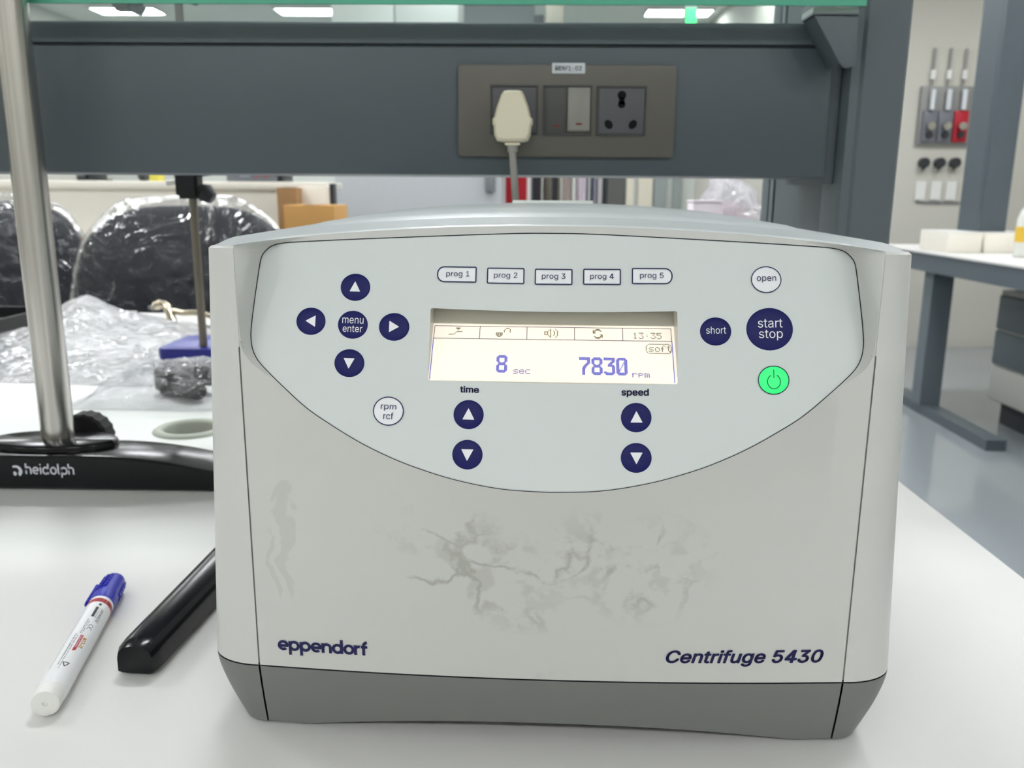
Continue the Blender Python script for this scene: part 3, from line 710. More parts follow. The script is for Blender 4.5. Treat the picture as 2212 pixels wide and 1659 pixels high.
for i, (cx, cz, hw) in enumerate(((-.0456, .2371, .0094), (-.0225, .2368, .0088), (-.0001, .2366, .0088), (.0224, .2368, .0088), (.0458, .2373, .0095))):
    rl = .0034 if i == 0 else .0007; rr2 = .0034 if i == 4 else .0007
    o1 = rrect(cx-hw, cx+hw, cz-.0036, cz+.0036, 0, 6, rl, rr2); o2 = rrect(cx-hw+.0005, cx+hw-.0005, cz-.0031, cz+.0031, 0, 6, max(.0003, rl-.0005), max(.0003, rr2-.0005))
    k = finish(mesh('key', *patch(o2, SP, .00045, .0001), m_white_key, cf), 60); k['label'] = 'white oblong key reading prog %d' % (i+1)
    mesh('key_ring', *loopband(o1, o2, SP, .0005), m_navy_ink, k)
    label_on(k, 'prog %d' % (i+1), cx+(.0006 if i == 0 else (-.0003 if i == 4 else 0)), cz-.0001, .0110, .0031, m_navy_ink, .002)
label_on(cf, 'time', -.0379, .1865, .0088, .0029, m_navy_ink, .024, off=.0003, name='printed_word')
label_on(cf, 'speed', .0378, .1861, .0125, .0037, m_navy_ink, .024, off=.0003, name='printed_word')
# maker's lettering
U = .38
def L_e(x): return [arc(x+.5, .5, U, 0, 312, 26), [(x+.14, .47), (x+.98, .47)]]
def L_p(x): return [arc(x+.52, .5, U, 0, 360, 28), [(x+.14, .95), (x+.14, -.42)]]
def L_n(x): return [[(x+.12, 0), (x+.12, .98)], [(x+.12, .5)]+arc(x+.47, .54, .33, 175, 0, 14)+[(x+.80, 0)]]
def L_d(x): return [arc(x+.5, .5, U, 0, 360, 28), [(x+.88, .02), (x+.88, 1.42)]]
def L_o(x): return [arc(x+.5, .5, U, 0, 360, 28)]
def L_r(x): return [[(x+.12, 0), (x+.12, .98)], [(x+.12, .45)]+arc(x+.45, .52, .33, 170, 75, 8)]
def L_f(x): return [[(x+.25, 0), (x+.25, .95)]+arc(x+.60, .95, .35, 180, 95, 8, .36), [(x, .84), (x+.60, .84)]]
lines = []; x = 0
for fn, adv in ((L_e, 1.0), (L_p, 1.03), (L_p, 1.03), (L_e, 1.0), (L_n, .95), (L_d, 1.04), (L_o, .98), (L_r, .62), (L_f, .6)): lines += fn(x); x += adv
mesh('maker_lettering', *place2d(strokes(lines, .27), SF, -.1144, .0484, .0470, .0104, .0003), m_navy_ink, cf)
mesh('model_lettering', *place2d(text2d('Centrifuge 5430', .022, .22), SF, .0980, .0500, .0786, .0094, .0003), m_navy_ink, cf)

# ears and sides of the housing
def xe(z): return lerp(.1772, .1662, max(0, min(1, (z-.036)/.213)))
def zedge(y): return interp([(0, .2500), (.02, .2490), (.08, .2502), (.42, .2525)], y)
def ear_path(z):
    pts = []; a = xe(z)
    xin = .1484 if z > .2026 else .1489
    for k in range(11):
        t = radians(9*k); pts.append((xin+(a-xin)*sin(t), .020*(1-cos(t))))
    for y in (.03, .045, .06, .08, .15, .25, .35, .405): pts.append((a+(.1772-a)*min(1, (y-.02)/.06), y))
    pts.append((.1755, .4135)); pts.append((.170, .418)); pts.append((.16, .42)); pts.append((0.0, .42))
    return pts
ZR = [.0362, .05, .08, .11, .14, .17, .19, .2025, .2027, .215, .23, .243, .2475]
def side(name, sgn):
    vs, fs = [], []; n = len(ear_path(.1))
    for z in ZR:
        for x, y in ear_path(z): vs.append((sgn*x, y, z))
    for x, y in ear_path(.249): vs.append((sgn*x, y, zedge(y)-.0010))
    for x, y in ear_path(.249):
        vs.append((sgn*(x-.0010*(1 if y > .001 else 0)*(1 if x > .01 else 0)), min(y+.0010, .4195), zedge(y)))
    R = len(ZR)+2
    for r in range(R-1):
        for k in range(n-1):
            q = (r*n+k, r*n+k+1, (r+1)*n+k+1, (r+1)*n+k); fs.append(q if sgn > 0 else q[::-1])
    return finish(mesh(name, vs, fs, m_shell, cf), 35)
side('side_panel', -1); side('side_panel', 1)
# top of the housing
front = []
ep = [(x, y) for x, y in ear_path(.249)[:11]]
for x, y in ep[::-1]: front.append((-(x-.0010), y+.0010, zedge(y)))
NR = 80
for k in range(1, NR):
    x = lerp(-.1483, .1483, k/NR); front.append((x, Yfun(x, zrim(x)), zrim(x)))
for x, y in ep: front.append(((x-.0010), y+.0010, zedge(y)))
V = [0, .0012, .004, .010, .022, .04, .07, .1, .14, .2, .3, .42, .55, .7, .85, .95, 1.0]
vs, fs = [], []; nF = len(front)
def zdome(x, y): return zedge(y)+.0115*max(0, 1-(x/.1762)**2)
for vi, v in enumerate(V):
    for (x0, y0, z0) in front:
        y = lerp(y0, .419, v); wv = min(1, max(0, (y-.02))/.06) if v > 0 else 0
        edge = .1652+.011*min(1, max(0, (y-.02)/.06)); x = x0*lerp(1, edge/.1652, 1) if v > 0 else x0
        if y > .405 : x = x*(1-(y-.405)*.5)
        z = lerp(z0, zdome(x, y), sm(min(1, v/.12)))+ (.0007*sm(v/.004) if abs(x) < .14 else 0)
        vs.append((x, y, z))
for r in range(len(V)-1):
    for k in range(nF-1): fs.append((r*nF+k, r*nF+k+1, (r+1)*nF+k+1, (r+1)*nF+k))
finish(mesh('housing_top', vs, fs, m_top, cf), 40)
# lid
vs, fs = [], []; NX, NY = 44, 30
for j in range(NY+1):
    for i in range(NX+1):
        u, v = i/NX*2-1, j/NY; y = lerp(.075, .402, v); hw = .146-.004*(1-v); x = u*hw
        e = min((1-abs(u))/.10, v/.06, (1-v)/.06); z = zdome(x, y)+.0032*sm(e)**.6-.0004
        vs.append((x, y, z))
for j in range(NY):
    for i in range(NX): a_ = j*(NX+1)+i; fs.append((a_, a_+1, a_+NX+2, a_+NX+1))
lid = finish(mesh('lid', vs, fs, m_top, cf), 50)
vs = [(x, y, zdome(x, y)+.0030+h) for (x, y, h) in ((-.035, .368, -.001), (.035, .368, -.001), (.035, .372, .0022), (-.035, .372, .0022), (.035, .380, .0022), (-.035, .380, .0022), (.035, .386, -.001), (-.035, .386, -.001))]
finish(mesh('lid_handle', vs, [(0, 1, 2, 3), (3, 2, 4, 5), (5, 4, 6, 7), (0, 3, 5, 7), (1, 6, 4, 2)], m_shell, lid))
# base: front piece and two side pieces, tapering inwards
def base_front():
    vs, fs = [], []; NXb, NZb = 60, 8
    for r in range(NZb+1):
        for k in range(NXb+1):
            x = lerp(-1, 1, k/NXb); z0 = .0016+.0085*max(0, 1-abs(x/.86)**2.2); z = lerp(.0354, z0, r/NZb)
            tau = (.0354-z)/.0354; X = x*(.1480-.0018*tau); vs.append((X, -.006*(1-x*x)+.0035*tau**1.5, z))
    for k in range(NXb+1): x, y, z = vs[NZb*(NXb+1)+k]; vs.append((x, y+.006, z+.0004))
    for r in range(NZb+1):
        for k in range(NXb): a_ = r*(NXb+1)+k; fs.append((a_, a_+NXb+1, a_+NXb+2, a_+1))
    return finish(mesh('base_front', vs, fs, m_base, cf), 50)
base_front()
def base_side(sgn):
    vs, fs = [], []; n = 0
    for r in range(11):
        z = lerp(.0354, .0014, r/10); tau = (.0354-z)/.0354; row = []
        xin = .1490-.0018*tau; a = xe(.036)-.0135*tau**1.5; yo = .0035*tau**1.5
        for k in range(13): t = radians(7.5*k); row.append((sgn*(xin+(a-xin)*sin(t)), yo+.020*(1-cos(t)), z))
        for y in (.06, .15, .3, .40): row.append((sgn*a, y, z))
        row.append((sgn*(a-.008), .414-.004*tau, z)); row.append((0, .418-.006*tau, z)); n = len(row); vs += row
    vs += [(x*.97, y+(.005 if y < .3 else -.005), z+.0004) for x, y, z in vs[-n:]]
    for r in range(11):
        for k in range(n-1): q = (r*n+k, r*n+k+1, (r+1)*n+k+1, (r+1)*n+k); fs.append(q[::-1] if sgn > 0 else q)
    return finish(mesh('base_side', vs, fs, m_base, cf), 50)
base_side(-1); base_side(1)
# inner frame seen through the joints, and the seam strips
box('seam_strip', -.1500, -.1470, .0012, .0060, .0362, .2026, m_groove, cf); box('seam_strip', .1470, .1500, .0012, .0060, .0362, .2026, m_groove, cf)
box('base_joint', -.1500, -.1450, .0065, .010, .004, .0362, m_gap, cf); box('base_joint', .1450, .1500, .0065, .010, .004, .0362, m_gap, cf)
vs = []; fs = []
pth = [(-x, y+.0010) for x, y in ear_path(.036)[:15][::-1]]
pth = [(x*.994, y) for x, y in pth]
fr_ = [(lerp(-.148, .148, k/30), -.006*(1-(lerp(-1, 1, k/30))**2)+.0010) for k in range(31)]
pth = pth+fr_+[(-x, y) for x, y in pth[::-1]]
for x, y in pth: vs += [(x, y, .0348), (x, y, .0368)]
for k in range(len(pth)-1): fs.append((2*k, 2*k+2, 2*k+3, 2*k+1))
mesh('waist_joint', vs, fs, m_gap, cf)
box('inner_frame', -.140, .140, .07, .41, .012, .235, m_gap, cf)
for sx in (-.125, .125):
    for y in (.035, .37): 
        bm = bmesh.new(); tube_bm(bm, [(sx, y, 0), (sx, y, .014)], [.011, .012], 20); from_bm('rubber_foot', bm, m_black, cf, sharp=radians(40))

# ================================================================== STAND with column
stand = empty('laboratory_stand', (-.4585, .80, 0), label='black-based laboratory stand with a thick brushed steel column', cat='stand')
S_ = lambda o: B(o, stand)
CXs, CYs = -.4585, .800
S_(tube('column', [(CXs, CYs, .030), (CXs, CYs, .95)], .0150, m_brushed, None, 48))
def topz(x):
    d = max(0, abs(x-CXs)-.055); return max(.0338-1.1*d*d, .0338-.0131-.06*max(0, d-.109), .0195)
vs, fs = [], []; xsb = [lerp(-.725, -.192, k/60) for k in range(61)]
prof = lambda x: [(.7535, .0015), (.752, .003), (.752, topz(x)-.0025), (.7545, topz(x)-.0004), (.757, topz(x)), (.806, topz(x)), (.809, topz(x)-.001), (.811, topz(x)-.004), (.811, .003), (.809, .0015)]
for x in xsb: vs += [(x, y, z) for y, z in prof(x)]
n = 10
for i in range(60):
    for k in range(n): fs.append((i*n+k, i*n+(k+1) % n, (i+1)*n+(k+1) % n, (i+1)*n+k))
fs.append(tuple(range(n))[::-1]); fs.append(tuple(60*n+k for k in range(n)))
S_(finish(orient(mesh('crossbar', vs, fs, m_black_lcq)), 30))
# boss round the column
vs = []; K2 = 48
sec = [(.0, .030), (.0, .0372), (-.0012, .0388), (-.003, .0395)]
outl = [(CXs+.0+.062*cos(2*pi*k/K2), .7915+.0300*sin(2*pi*k/K2)) for k in range(K2)]
outl = [(x, max(y, .7505)) for x, y in outl]
def off_in(o, d):
    cx, cy = CXs, .79; return [(x+(cx-x)*(-d)/.06*-1 if False else cx+(x-cx)*(1+d/.06), cy+(y-cy)*(1+d/.035)) for x, y in o]
for d, z in sec: vs += [(x, y, z) for x, y in off_in(outl, d)]
vs.append((CXs, .79, .0397)); fs = []
for r in range(3):
    for k in range(K2): fs.append((r*K2+k, r*K2+(k+1) % K2, (r+1)*K2+(k+1) % K2, (r+1)*K2+k))
for k in range(K2): fs.append((3*K2+k, 3*K2+(k+1) % K2, len(vs)-1))
S_(finish(mesh('boss', vs, fs, m_black_lcq), 40))
def leg(x0, y0, x1, y1, name='foot_leg'):
    vs, fs = [], []; d = Vector((x1-x0, y1-y0)); L = d.length; d /= L; nrm = Vector((-d.y, d.x)) * -1
    secs = []
    for t in [0, .004, .01, .05, .1, .15, .2, .25, .3, L]:
        t = min(t, L); h = lerp(.0205, .0215, min(1, t/.30)); w2 = lerp(.0120, .0165, min(1, t/.30)); 
        sh = .0016*(1-min(1, t/.008))**2; c = Vector((x0, y0))+d*t; ring = []
        for (a_, z) in ((-1, .003), (-1, h*.62), (-.93, h*.80), (-.74, h*.93), (-.42, h*.985), (0, h), (.42, h*.985), (.74, h*.93), (.93, h*.80), (1, h*.62), (1, .003), (.8, .0022), (-.8, .0022)):
            p = c+nrm*(w2*a_-(math.copysign(sh, a_) if a_ else 0)); ring.append((p.x, p.y, z-(sh if z > .01 else 0)))
        secs.append(ring); vs += ring
    n = 13
    for i in range(len(secs)-1):
        for k in range(n): fs.append((i*n+k, i*n+(k+1) % n, (i+1)*n+(k+1) % n, (i+1)*n+k))
    fs.append(tuple(range(n))); fs.append(tuple((len(secs)-1)*n+k for k in range(n))[::-1])
    return S_(finish(orient(mesh(name, vs, fs, m_black_lcq)), 40))
leg(-.2243, .4430, -.2075, .757)
leg(-.690, .4430, -.705, .757)
for x, y in ((-.2235, .462), (-.690, .462), (-.2075, .79), (-.705, .79)):
    S_(tube('rubber_pad', [(x, y, 0), (x, y, .0028)], .009, m_black, None, 18))
# clamping wheel behind the bar
bm = bmesh.new(); tube_bm(bm, [(-.4545, .835, .0165), (-.4545, .838, .0165), (-.4545, .855, .0165), (-.4545, .858, .0165)], [.0235, .0255, .0255, .0235], 36)
for i, v in enumerate(bm.verts):
    if i % 2: 
        dv = v.co-Vector((-.4545, v.co.y, .0165)); v.co -= dv.normalized()*.0012
o = from_bm('clamping_wheel', bm, m_black_rough, sharp=radians(30))
for v in o.data.vertices: v.co.z += .0095
S_(o)
S_(tube('wheel_screw', [(-.4545, .806, .022), (-.4545, .836, .022)], .006, m_chrome, None, 12))
# lettering on the bar: logo and word
m_lw = mat('print_white', (226, 228, 238), .5)
SB = lambda x, z, off: Vector((x, .752-off, z))
word_l = []
def h_(x): return [[(x+.1, 0), (x+.1, 1.42)], [(x+.1, .5)]+arc(x+.42, .6, .32, 170, 0, 12)+[(x+.74, 0)]], .98
def e_(x): return [arc(x+.44, .48, .36, 0, 310, 22, .42), [(x+.1, .48), (x+.80, .48)]], .98
def i_(x): return [[(x+.12, 0), (x+.12, .95)], [(x+.12, 1.2), (x+.12, 1.38)]], .36
def d_(x): return [arc(x+.44, .48, .36, 0, 360, 24, .44), [(x+.80, .0), (x+.80, 1.42)]], 1.06
def o_(x): return [arc(x+.44, .48, .36, 0, 360, 24, .44)], .98
def l_(x): return [[(x+.12, 1.42), (x+.12, .25)]+arc(x+.30, .22, .18, 180, 262, 6)], .46
def p_(x): return [arc(x+.46, .48, .36, 0, 360, 24, .44), [(x+.10, .9), (x+.10, -.45)]], .98
x = 0
for fn in (h_, e_, i_, d_, o_, l_, p_, h_): ln, adv = fn(x); word_l += ln; x += adv
q = at(57, 1031, .752); q2 = at(162, 1031, .752)
o = mesh('maker_lettering', *place2d(strokes(word_l, .19), SB, (q.x+q2.x)/2, (at(110, 1002, .752).z+at(110, 1031, .752).z)/2, q2.x-q.x, at(110, 1002, .752).z-at(110, 1031.5, .752).z, .0003), m_lw); S_(o)
lc = at(39.5, 1017, .752); s_ = .0050
lg = []
o_l = arc(-.35, -.05, 1.12, -62, 92, 20); i_l = arc(-.45, .05, .62, -50, 92, 20)
vs2 = [(x, z) for x, z in o_l]+[(x, z) for x, z in i_l]; n = len(o_l); fs2 = [(k, k+1, n+k+1, n+k) for k in range(n-1)]
a2 = arc(-.75, -.55, .42, -80, 110, 14); b2 = len(vs2); vs2 += a2+[(-.95, -.75)]; fs2 += [(b2+k, b2+k+1, b2+len(a2)) for k in range(len(a2)-1)]
a3 = [(-.95, 1.0), (-.35, 1.07), (-.45, .67), (-.95, .62)]; b3 = len(vs2); vs2 += a3; fs2 += [(b3, b3+1, b3+2, b3+3)]
S_(mesh('maker_emblem', [SB(lc.x+x*s_, lc.z+z*s_, .0003) for x, z in vs2], fs2, m_lw))

# ================================================================== MARKER
mk = empty('marker_pen', (-.2541, .4021, .0080), label='white whiteboard marker with a ribbed blue cap lying on the bench', cat='marker')
ax = Vector((-.2861+.2541, .5495-.4021, 0)); LEN = .153; mk.rotation_euler = (0, 0, math.atan2(ax.y, ax.x))
m_mw = mat('marker_white', (240, 241, 243), .25, var=.005); m_mplug = mat('marker_plug', (236, 236, 232), .35); m_mblue = mat('marker_blue', (3, 16, 170), .3, var=.05, spec=.35); m_mred = mat('marker_red', (165, 10, 24), .3, spec=.4)
def lathe(name, prof, m, par, n=40, rot=None):
    vs, fs = [], []
    for x, r in prof: vs += [(x, r*cos(2*pi*k/n), r*sin(2*pi*k/n)) for k in range(n)]
    for i in range(len(prof)-1):
        for k in range(n): fs.append((i*n+k, (i+1)*n+k, (i+1)*n+(k+1) % n, i*n+(k+1) % n))
    return finish(orient(mesh(name, vs, fs, m, par)), 35)
R = .0079
lathe('end_plug', [(.0012, .0001), (.0012, .0011), (.0002, .0014), (.0, .0060), (.0004, .0071), (.0012, .0075), (.0100, .0075)], m_mplug, mk)
lathe('barrel', [(.0095, .0070), (.0098, .0077), (.0106, R), (.1035, R)], m_mw, mk)
lathe('red_band', [(.1035, R+.00005), (.1085, R+.00005)], m_mred, mk)
lathe('white_band', [(.1085, R), (.1118, R), (.1120, .0074)], m_mw, mk)
lathe('cap', [(.1119, .0072), (.1119, .0081), (.1240, .0082), (.1248, .0080), (.146, .0072), (.1495, .0066), (.1515, .0054), (.1525, .003), (.1527, .0001)], m_mblue, mk)
for k in range(16):
    a = 2*pi*k/16
    if 1.9 < a < 3.0: continue
    bm = bmesh.new()
    for j in range(5):
        x = .1268+j*.0042; r = .0081-(x-.125)*.033
        for dx, rr3 in ((0, 0),): 
            vsx = [(x, -.0009), (x+.0026, -.0009), (x+.0026, .0009), (x, .0009)]
            B0 = [bm.verts.new((px_, 0, 0)) for px_, _ in vsx]
            for v, (px_, dd) in zip(B0, vsx): an = a+dd/r*1.0; v.co = (px_, (r+.0001)*cos(an), (r+.0001)*sin(an))
            T0 = [bm.verts.new((v.co.x, v.co.y*(r+.0005)/(r), v.co.z*(r+.0005)/(r))) for v in B0]
            bm.faces.new(T0)
            for q in range(4): bm.faces.new((B0[q], B0[(q+1) % 4], T0[(q+1) % 4], T0[q]))
    from_bm('cap_rib', bm, m_mblue, mk)
ca = radians(146)
bm = bmesh.new(); bbox(bm, .1105, .138, -.0018, .0018, .0078, .0098); bmesh.ops.bevel(bm, geom=bm.edges[:], offset=.0006, segments=2, affect='EDGES')
bmesh.ops.rotate(bm, verts=bm.verts, cent=(0, 0, 0), matrix=Matrix.Rotation(radians(-72), 3, 'X')); from_bm('cap_clip', bm, m_mblue, mk, sharp=radians(35))
# print on the barrel: x along, angle round; facing the camera (up and towards -y of the world)
def SMk(x, s, off=.0): a = s/R; return Vector((x, (R+.00006+off)*sin(a), (R+.00006+off)*cos(a)))
m_pi = mat('print_grey', (120, 122, 134), .5); m_pk = mat('print_black', (28, 28, 32), .5); m_pr = mat('print_red', (190, 28, 44), .45); m_py = mat('print_gold', (196, 140, 40), .45)
def mk_text(s, x0, x1, s0, h, m, bold=0, flip=True):
    v, f = text2d(s, bold); xs_ = [p[0] for p in v]; zs_ = [p[1] for p in v]
    kx = (x1-x0)/(max(xs_)-min(xs_)); kz = h/(max(zs_)-min(zs_)+1e-9)
    mesh('print', [SMk(x1-(px_-min(xs_))*kx, s0-(pz-min(zs_))*kz*-1*-1) for px_, pz in v], f, m, mk)
# letter tops point to one side of the barrel, text runs from cap to plug
def strip(x0, x1, s0, s1, m, name='print', off=0):
    n = 6; vs = [SMk(lerp(x0, x1, i), lerp(s0, s1, k/n), off) for i in (0, 1) for k in range(n+1)]
    return mesh(name, vs, [(k, k+1, n+1+k+1, n+1+k) for k in range(n)], m, mk)
def microprint(x0, x1, s0, h, seed, m=m_pi):
    # lettering too small to read in the photograph: rows of tiny broken strokes
    rnd = random.Random(seed); vs, fs = [], []; x = x1
    while x > x0:
        wl = rnd.uniform(.0003, .0007); b = len(vs); a_, c_ = s0-h*rnd.uniform(.55, 1), s0
        vs += [SMk(x, c_), SMk(x-wl, c_), SMk(x-wl, a_), SMk(x, a_)]; fs.append((b, b+1, b+2, b+3)); x -= wl+.00025+(rnd.random() < .16)*.0008
    mesh('print', vs, fs, m, mk)
microprint(.024, .098, .0050, .0007, 1); microprint(.026, .062, .0008, .0007, 2, m_pk); microprint(.022, .060, -.0006, .0007, 3)
microprint(.062, .080, -.0014, .0006, 4, m_pk); microprint(.062, .078, -.0024, .0006, 5); microprint(.012, .0135, .0040, .0080, 6)
mk_text('JAPANESE', .079, .096, -.0056, .0020, m_pk, .01)
strip(.0835, .0965, -.0020, -.0037, m_pk); microprint(.0845, .0955, -.0025, .0007, 8, m_lw); microprint(.083, .096, -.0043, .0008, 7)
ce = strokes([arc(0, 0, 1, 60, 300, 14), arc(2.0, 0, 1, 60, 300, 14), [(1.1, 0), (1.8, 0)]], .3)
mesh('print', [SMk(.0725-px_*.0017, -.0050-pz*.0012) for px_, pz in ce[0]], ce[1], m_pk, mk)
vs = [SMk(.0605, -.0024), SMk(.0605, -.0042), SMk(.0435, -.0042), SMk(.0420, -.0024)]; mesh('print', vs, [(0, 1, 2, 3)], m_pr, mk)
mk_text('Book of Markers', .0460, .0595, -.0027, .0012, m_lw, .01)
mk_text('KOJI', .0470, .0585, -.0047, .0022, m_py, .03)
tri = strokes([[(0, 1), (.45, .2), (.87, -.5)], [(.87, -.5), (0, -.5), (-.87, -.5)], [(-.87, -.5), (-.4, .3), (0, 1)]], .26)
mesh('print', [SMk(.028-z*.0028, -.0032+x*.0020) for x, z in tri[0]], tri[1], m_pk, mk)
strip(.0985, .1015, -.0040, -.0030, m_pk); strip(.0995, .1005, -.0045, -.0025, m_pk)

# ================================================================== THINGS ON THE FAR HALF OF THE BENCH
def noisy(p, s, a, seed=0): return a*noise.noise(Vector(p)*s+Vector((seed, seed*1.7, 0)))
m_blue_base = mat('blue_base_paint', (38, 44, 140), .35, var=.05)
ret = empty('retort_stand', (-.47, 1.36, 0), label='thin steel rod stand with a blue base and a black clamp, left of the centrifuge', cat='retort stand')
T = lambda o: B(o, ret)
T(prism('base_plate', rrect(-.585, -.34, 1.315, 1.45, .018, 6), 'z', .012, .032, m_blue_base, None, .003))
T(prism('base_underside', rrect(-.580, -.345, 1.32, 1.445, .015, 4), 'z', 0, .0115, m_black, None, .001))
T(tube('rod', [(-.515, 1.335, .030), (-.515, 1.335, .56)], .0062, mat('rod_steel', (128, 122, 112), .35, 1, var=.1), None, 20))
def bosshead(par, c, sc_, m1=m_black, m2=m_chrome, name='clamp_body'):
    f = lambda o: B(o, par)
    x, y, z = c
    bm = bmesh.new(); bbox(bm, x-.016*sc_, x+.014*sc_, y-.012*sc_, y+.014*sc_, z-.018*sc_, z+.020*sc_); bmesh.ops.bevel(bm, geom=bm.edges[:], offset=.004*sc_, segments=2, affect='EDGES')
    f(from_bm(name, bm, m1, sharp=radians(35)))
    f(tube('screw', [(x-.016*sc_, y, z+.004*sc_), (x-.030*sc_, y, z+.002*sc_)], .0035*sc_, m2, None, 12))
    f(tube('wing_knob', [(x+.013*sc_, y, z-.006*sc_), (x+.020*sc_, y, z-.010*sc_), (x+.030*sc_, y, z-.018*sc_)], [.009*sc_, .013*sc_, .008*sc_], m1, None, 14))
bosshead(ret, (-.5165, 1.330, .283), 1.15)
bosshead(ret, (-.512, 1.332, .560), .9, mat('knob_grey', (96, 92, 88), .4, .6), name='top_clamp')
o = T(tube('clamp_arm', [(-.5165, 1.33, .292), (-.50, 1.33, .300), (-.47, 1.32, .303)], .005, m_black, None, 10))
# second thin fitting seen through the glass
kn = empty('hanging_clamp', (-.60, 1.34, .55), label='small grey clamp seen under the glass shelf, left of the rod top', cat='clamp')
bosshead(kn, (-.598, 1.34, .548), .9, mat('knob_grey', (96, 92, 88)))
B(tube('clamp_rod', [(-.598, 1.34, .55), (-.53, 1.335, .56)], .0045, m_chrome, None, 10), kn)

# steel hook clamp
hk = empty('steel_clamp', (-.72, 1.70, 0), label='curved bright steel clamp lying behind the retort rod', cat='clamp')
H_ = lambda o: B(o, hk); m_gold = mat('nickel', (196, 186, 164), .25, 1, var=.1)
pa = [at(335, 662, 1.72), at(345, 657, 1.72), at(357, 660, 1.72), at(365, 672, 1.71), at(372, 690, 1.70), at(385, 706, 1.69), at(410, 712, 1.68), at(440, 706, 1.68)]
H_(tube('jaw', catmull([tuple(p) for p in pa], 5), .0085, m_gold, None, 12))
H_(tube('jaw', catmull([tuple(at(375, 672, 1.71)), tuple(at(395, 676, 1.7)), tuple(at(425, 676, 1.7)), tuple(at(460, 684, 1.7))], 4), .006, m_gold, None, 10))
H_(tube('grip_pad', [at(333, 661, 1.725), at(333, 668, 1.725)], .012, m_chrome, None, 12))
H_(tube('support_stem', [at(440, 706, 1.68), Vector((at(440, 706, 1.68).x+.02, 1.68, .006)), Vector((at(440, 706, 1.68).x+.12, 1.70, .007))], .006, m_chrome, None, 10))

def sheet(name, f, nx, ny, m, par=None, thick=0):
    vs = [f(i/nx, j/ny) for j in range(ny+1) for i in range(nx+1)]
    fs = [(j*(nx+1)+i, j*(nx+1)+i+1, (j+1)*(nx+1)+i+1, (j+1)*(nx+1)+i) for j in range(ny) for i in range(nx)]
    o = mesh(name, vs, fs, m, par, True)
    return o
m_bag = film('clear_bag', (242, 244, 245), .70, 14, .014, .08, .7, .06)
m_bag2 = film('thin_clear_bag', (236, 240, 242), .96, 26, .008, .08, .45, .03)
def crumple(p, seed, amp, s=7):
    a = noise.noise(Vector(p)*s+Vector((seed, 3, 1))); b = abs(noise.noise(Vector(p)*s*2.3+Vector((1, seed, 5)))); c = abs(noise.noise(Vector(p)*s*5+Vector((7, seed, 2))))
    return amp*(a*.9+.7*(.5-b)+.35*(.5-c))
# large bag, draped over the worktop
BAGH = [(0, .008), (.12, .012), (.25, .024), (.36, .075), (.43, .088), (.5, .074), (.6, .055), (.75, .040), (.88, .034), (1, .012)]
def bagf(u, v):
    x = lerp(-1.02, -.56, u)+.03*sin(v*3+u*2); y = lerp(1.22, 1.66, v)-.04*u*(1-v)
    h = interp(BAGH, u)*sm(min(v/.75, 1))**1.0*sm(min(1, (1-v)/.12))*(.85)
    h += max(0, crumple((x, y, 0), 3.0, .013, 10))*sm(min(v, 1-v)*6)*sm(min(u, 1-u)*8)
    return (x, y, .0012+max(0, h))
bag = sheet('plastic_bag', bagf, 110, 90, m_bag); tag(bag, 'large crumpled clear plastic bag lying on the bench behind the stand column', 'plastic bag')
# black clamp wrapped in a small bag
cl = empty('wrapped_clamp', (-.47, 1.14, 0), label='black clamp head lying on the bench in a small clear bag', cat='clamp')
C_ = lambda o: B(o, cl)
C_(tube('clamp_screw', [(-.527, 1.19, .020), (-.500, 1.175, .022)], [.008, .010], m_black, None, 12))
bm = bmesh.new(); bbox(bm, -.502, -.462, 1.12, 1.18, .002, .034); bmesh.ops.bevel(bm, geom=bm.edges[:], offset=.007, segments=2, affect='EDGES'); bmesh.ops.rotate(bm, verts=bm.verts, cent=(-.48, 1.15, .01), matrix=Matrix.Rotation(radians(-25), 3, 'Z')); C_(from_bm('clamp_body', bm, m_black, sharp=radians(35)))
C_(tube('clamp_knob', [(-.470, 1.13, .020), (-.452, 1.11, .018), (-.432, 1.09, .016)], [.016, .0145, .012], m_black_rough, None, 14)); C_(tube('clamp_knob', [(-.455, 1.15, .026), (-.42, 1.145, .024)], [.015, .012], m_black, None, 14))
def bag2(u, v):
    x = lerp(-.60, -.36, u); y = lerp(1.05, 1.26, v); r = max(0, 1-((u-.55)/.5)**2)*max(0, 1-((v-.5)/.5)**2)
    return (x, y, .0012+.038*sqrt(r)*sm(min(u, 1-u)*5)+max(0, crumple((x, y, 0), 8.0, .013, 22))*sqrt(r))
tag(sheet('small_plastic_bag', bag2, 60, 50, m_bag2), 'small clear plastic bag over the black clamp head, beside the centrifuge', 'plastic bag')
# left: dark tray and white wrapped item
tr_ = empty('dark_tray', (-1.16, 1.55, 0), label='black shallow tray at the left edge, under the plastic', cat='tray')
B(box('tray_floor', -1.32, -1.02, 1.44, 1.80, .0015, .006, m_black), tr_)
for q in ((-1.32, -1.02, 1.435, 1.44, .0015, .03), (-1.32, -1.02, 1.80, 1.806, .0015, .03), (-1.326, -1.32, 1.435, 1.806, .0015, .03), (-1.02, -1.014, 1.435, 1.806, .0015, .03)): B(box('tray_wall', *q, m_black), tr_)
wr = empty('wrapped_white_lead', (-.97, 1.30, 0), label='coiled white lead in a plastic wrapping at the left edge of the bench', cat='wrapped lead')
pts = []
for k in range(46):
    a = k/46*2*pi*2.2; pts.append((-.915+.062*cos(a)+.006*sin(3*a), 1.30+.045*sin(a), .010+.0017*k*.6+.004*sin(2*a)))
B(tube('lead', pts, .0085, mat('lead_white', (226, 228, 232), .4), None, 10), wr)
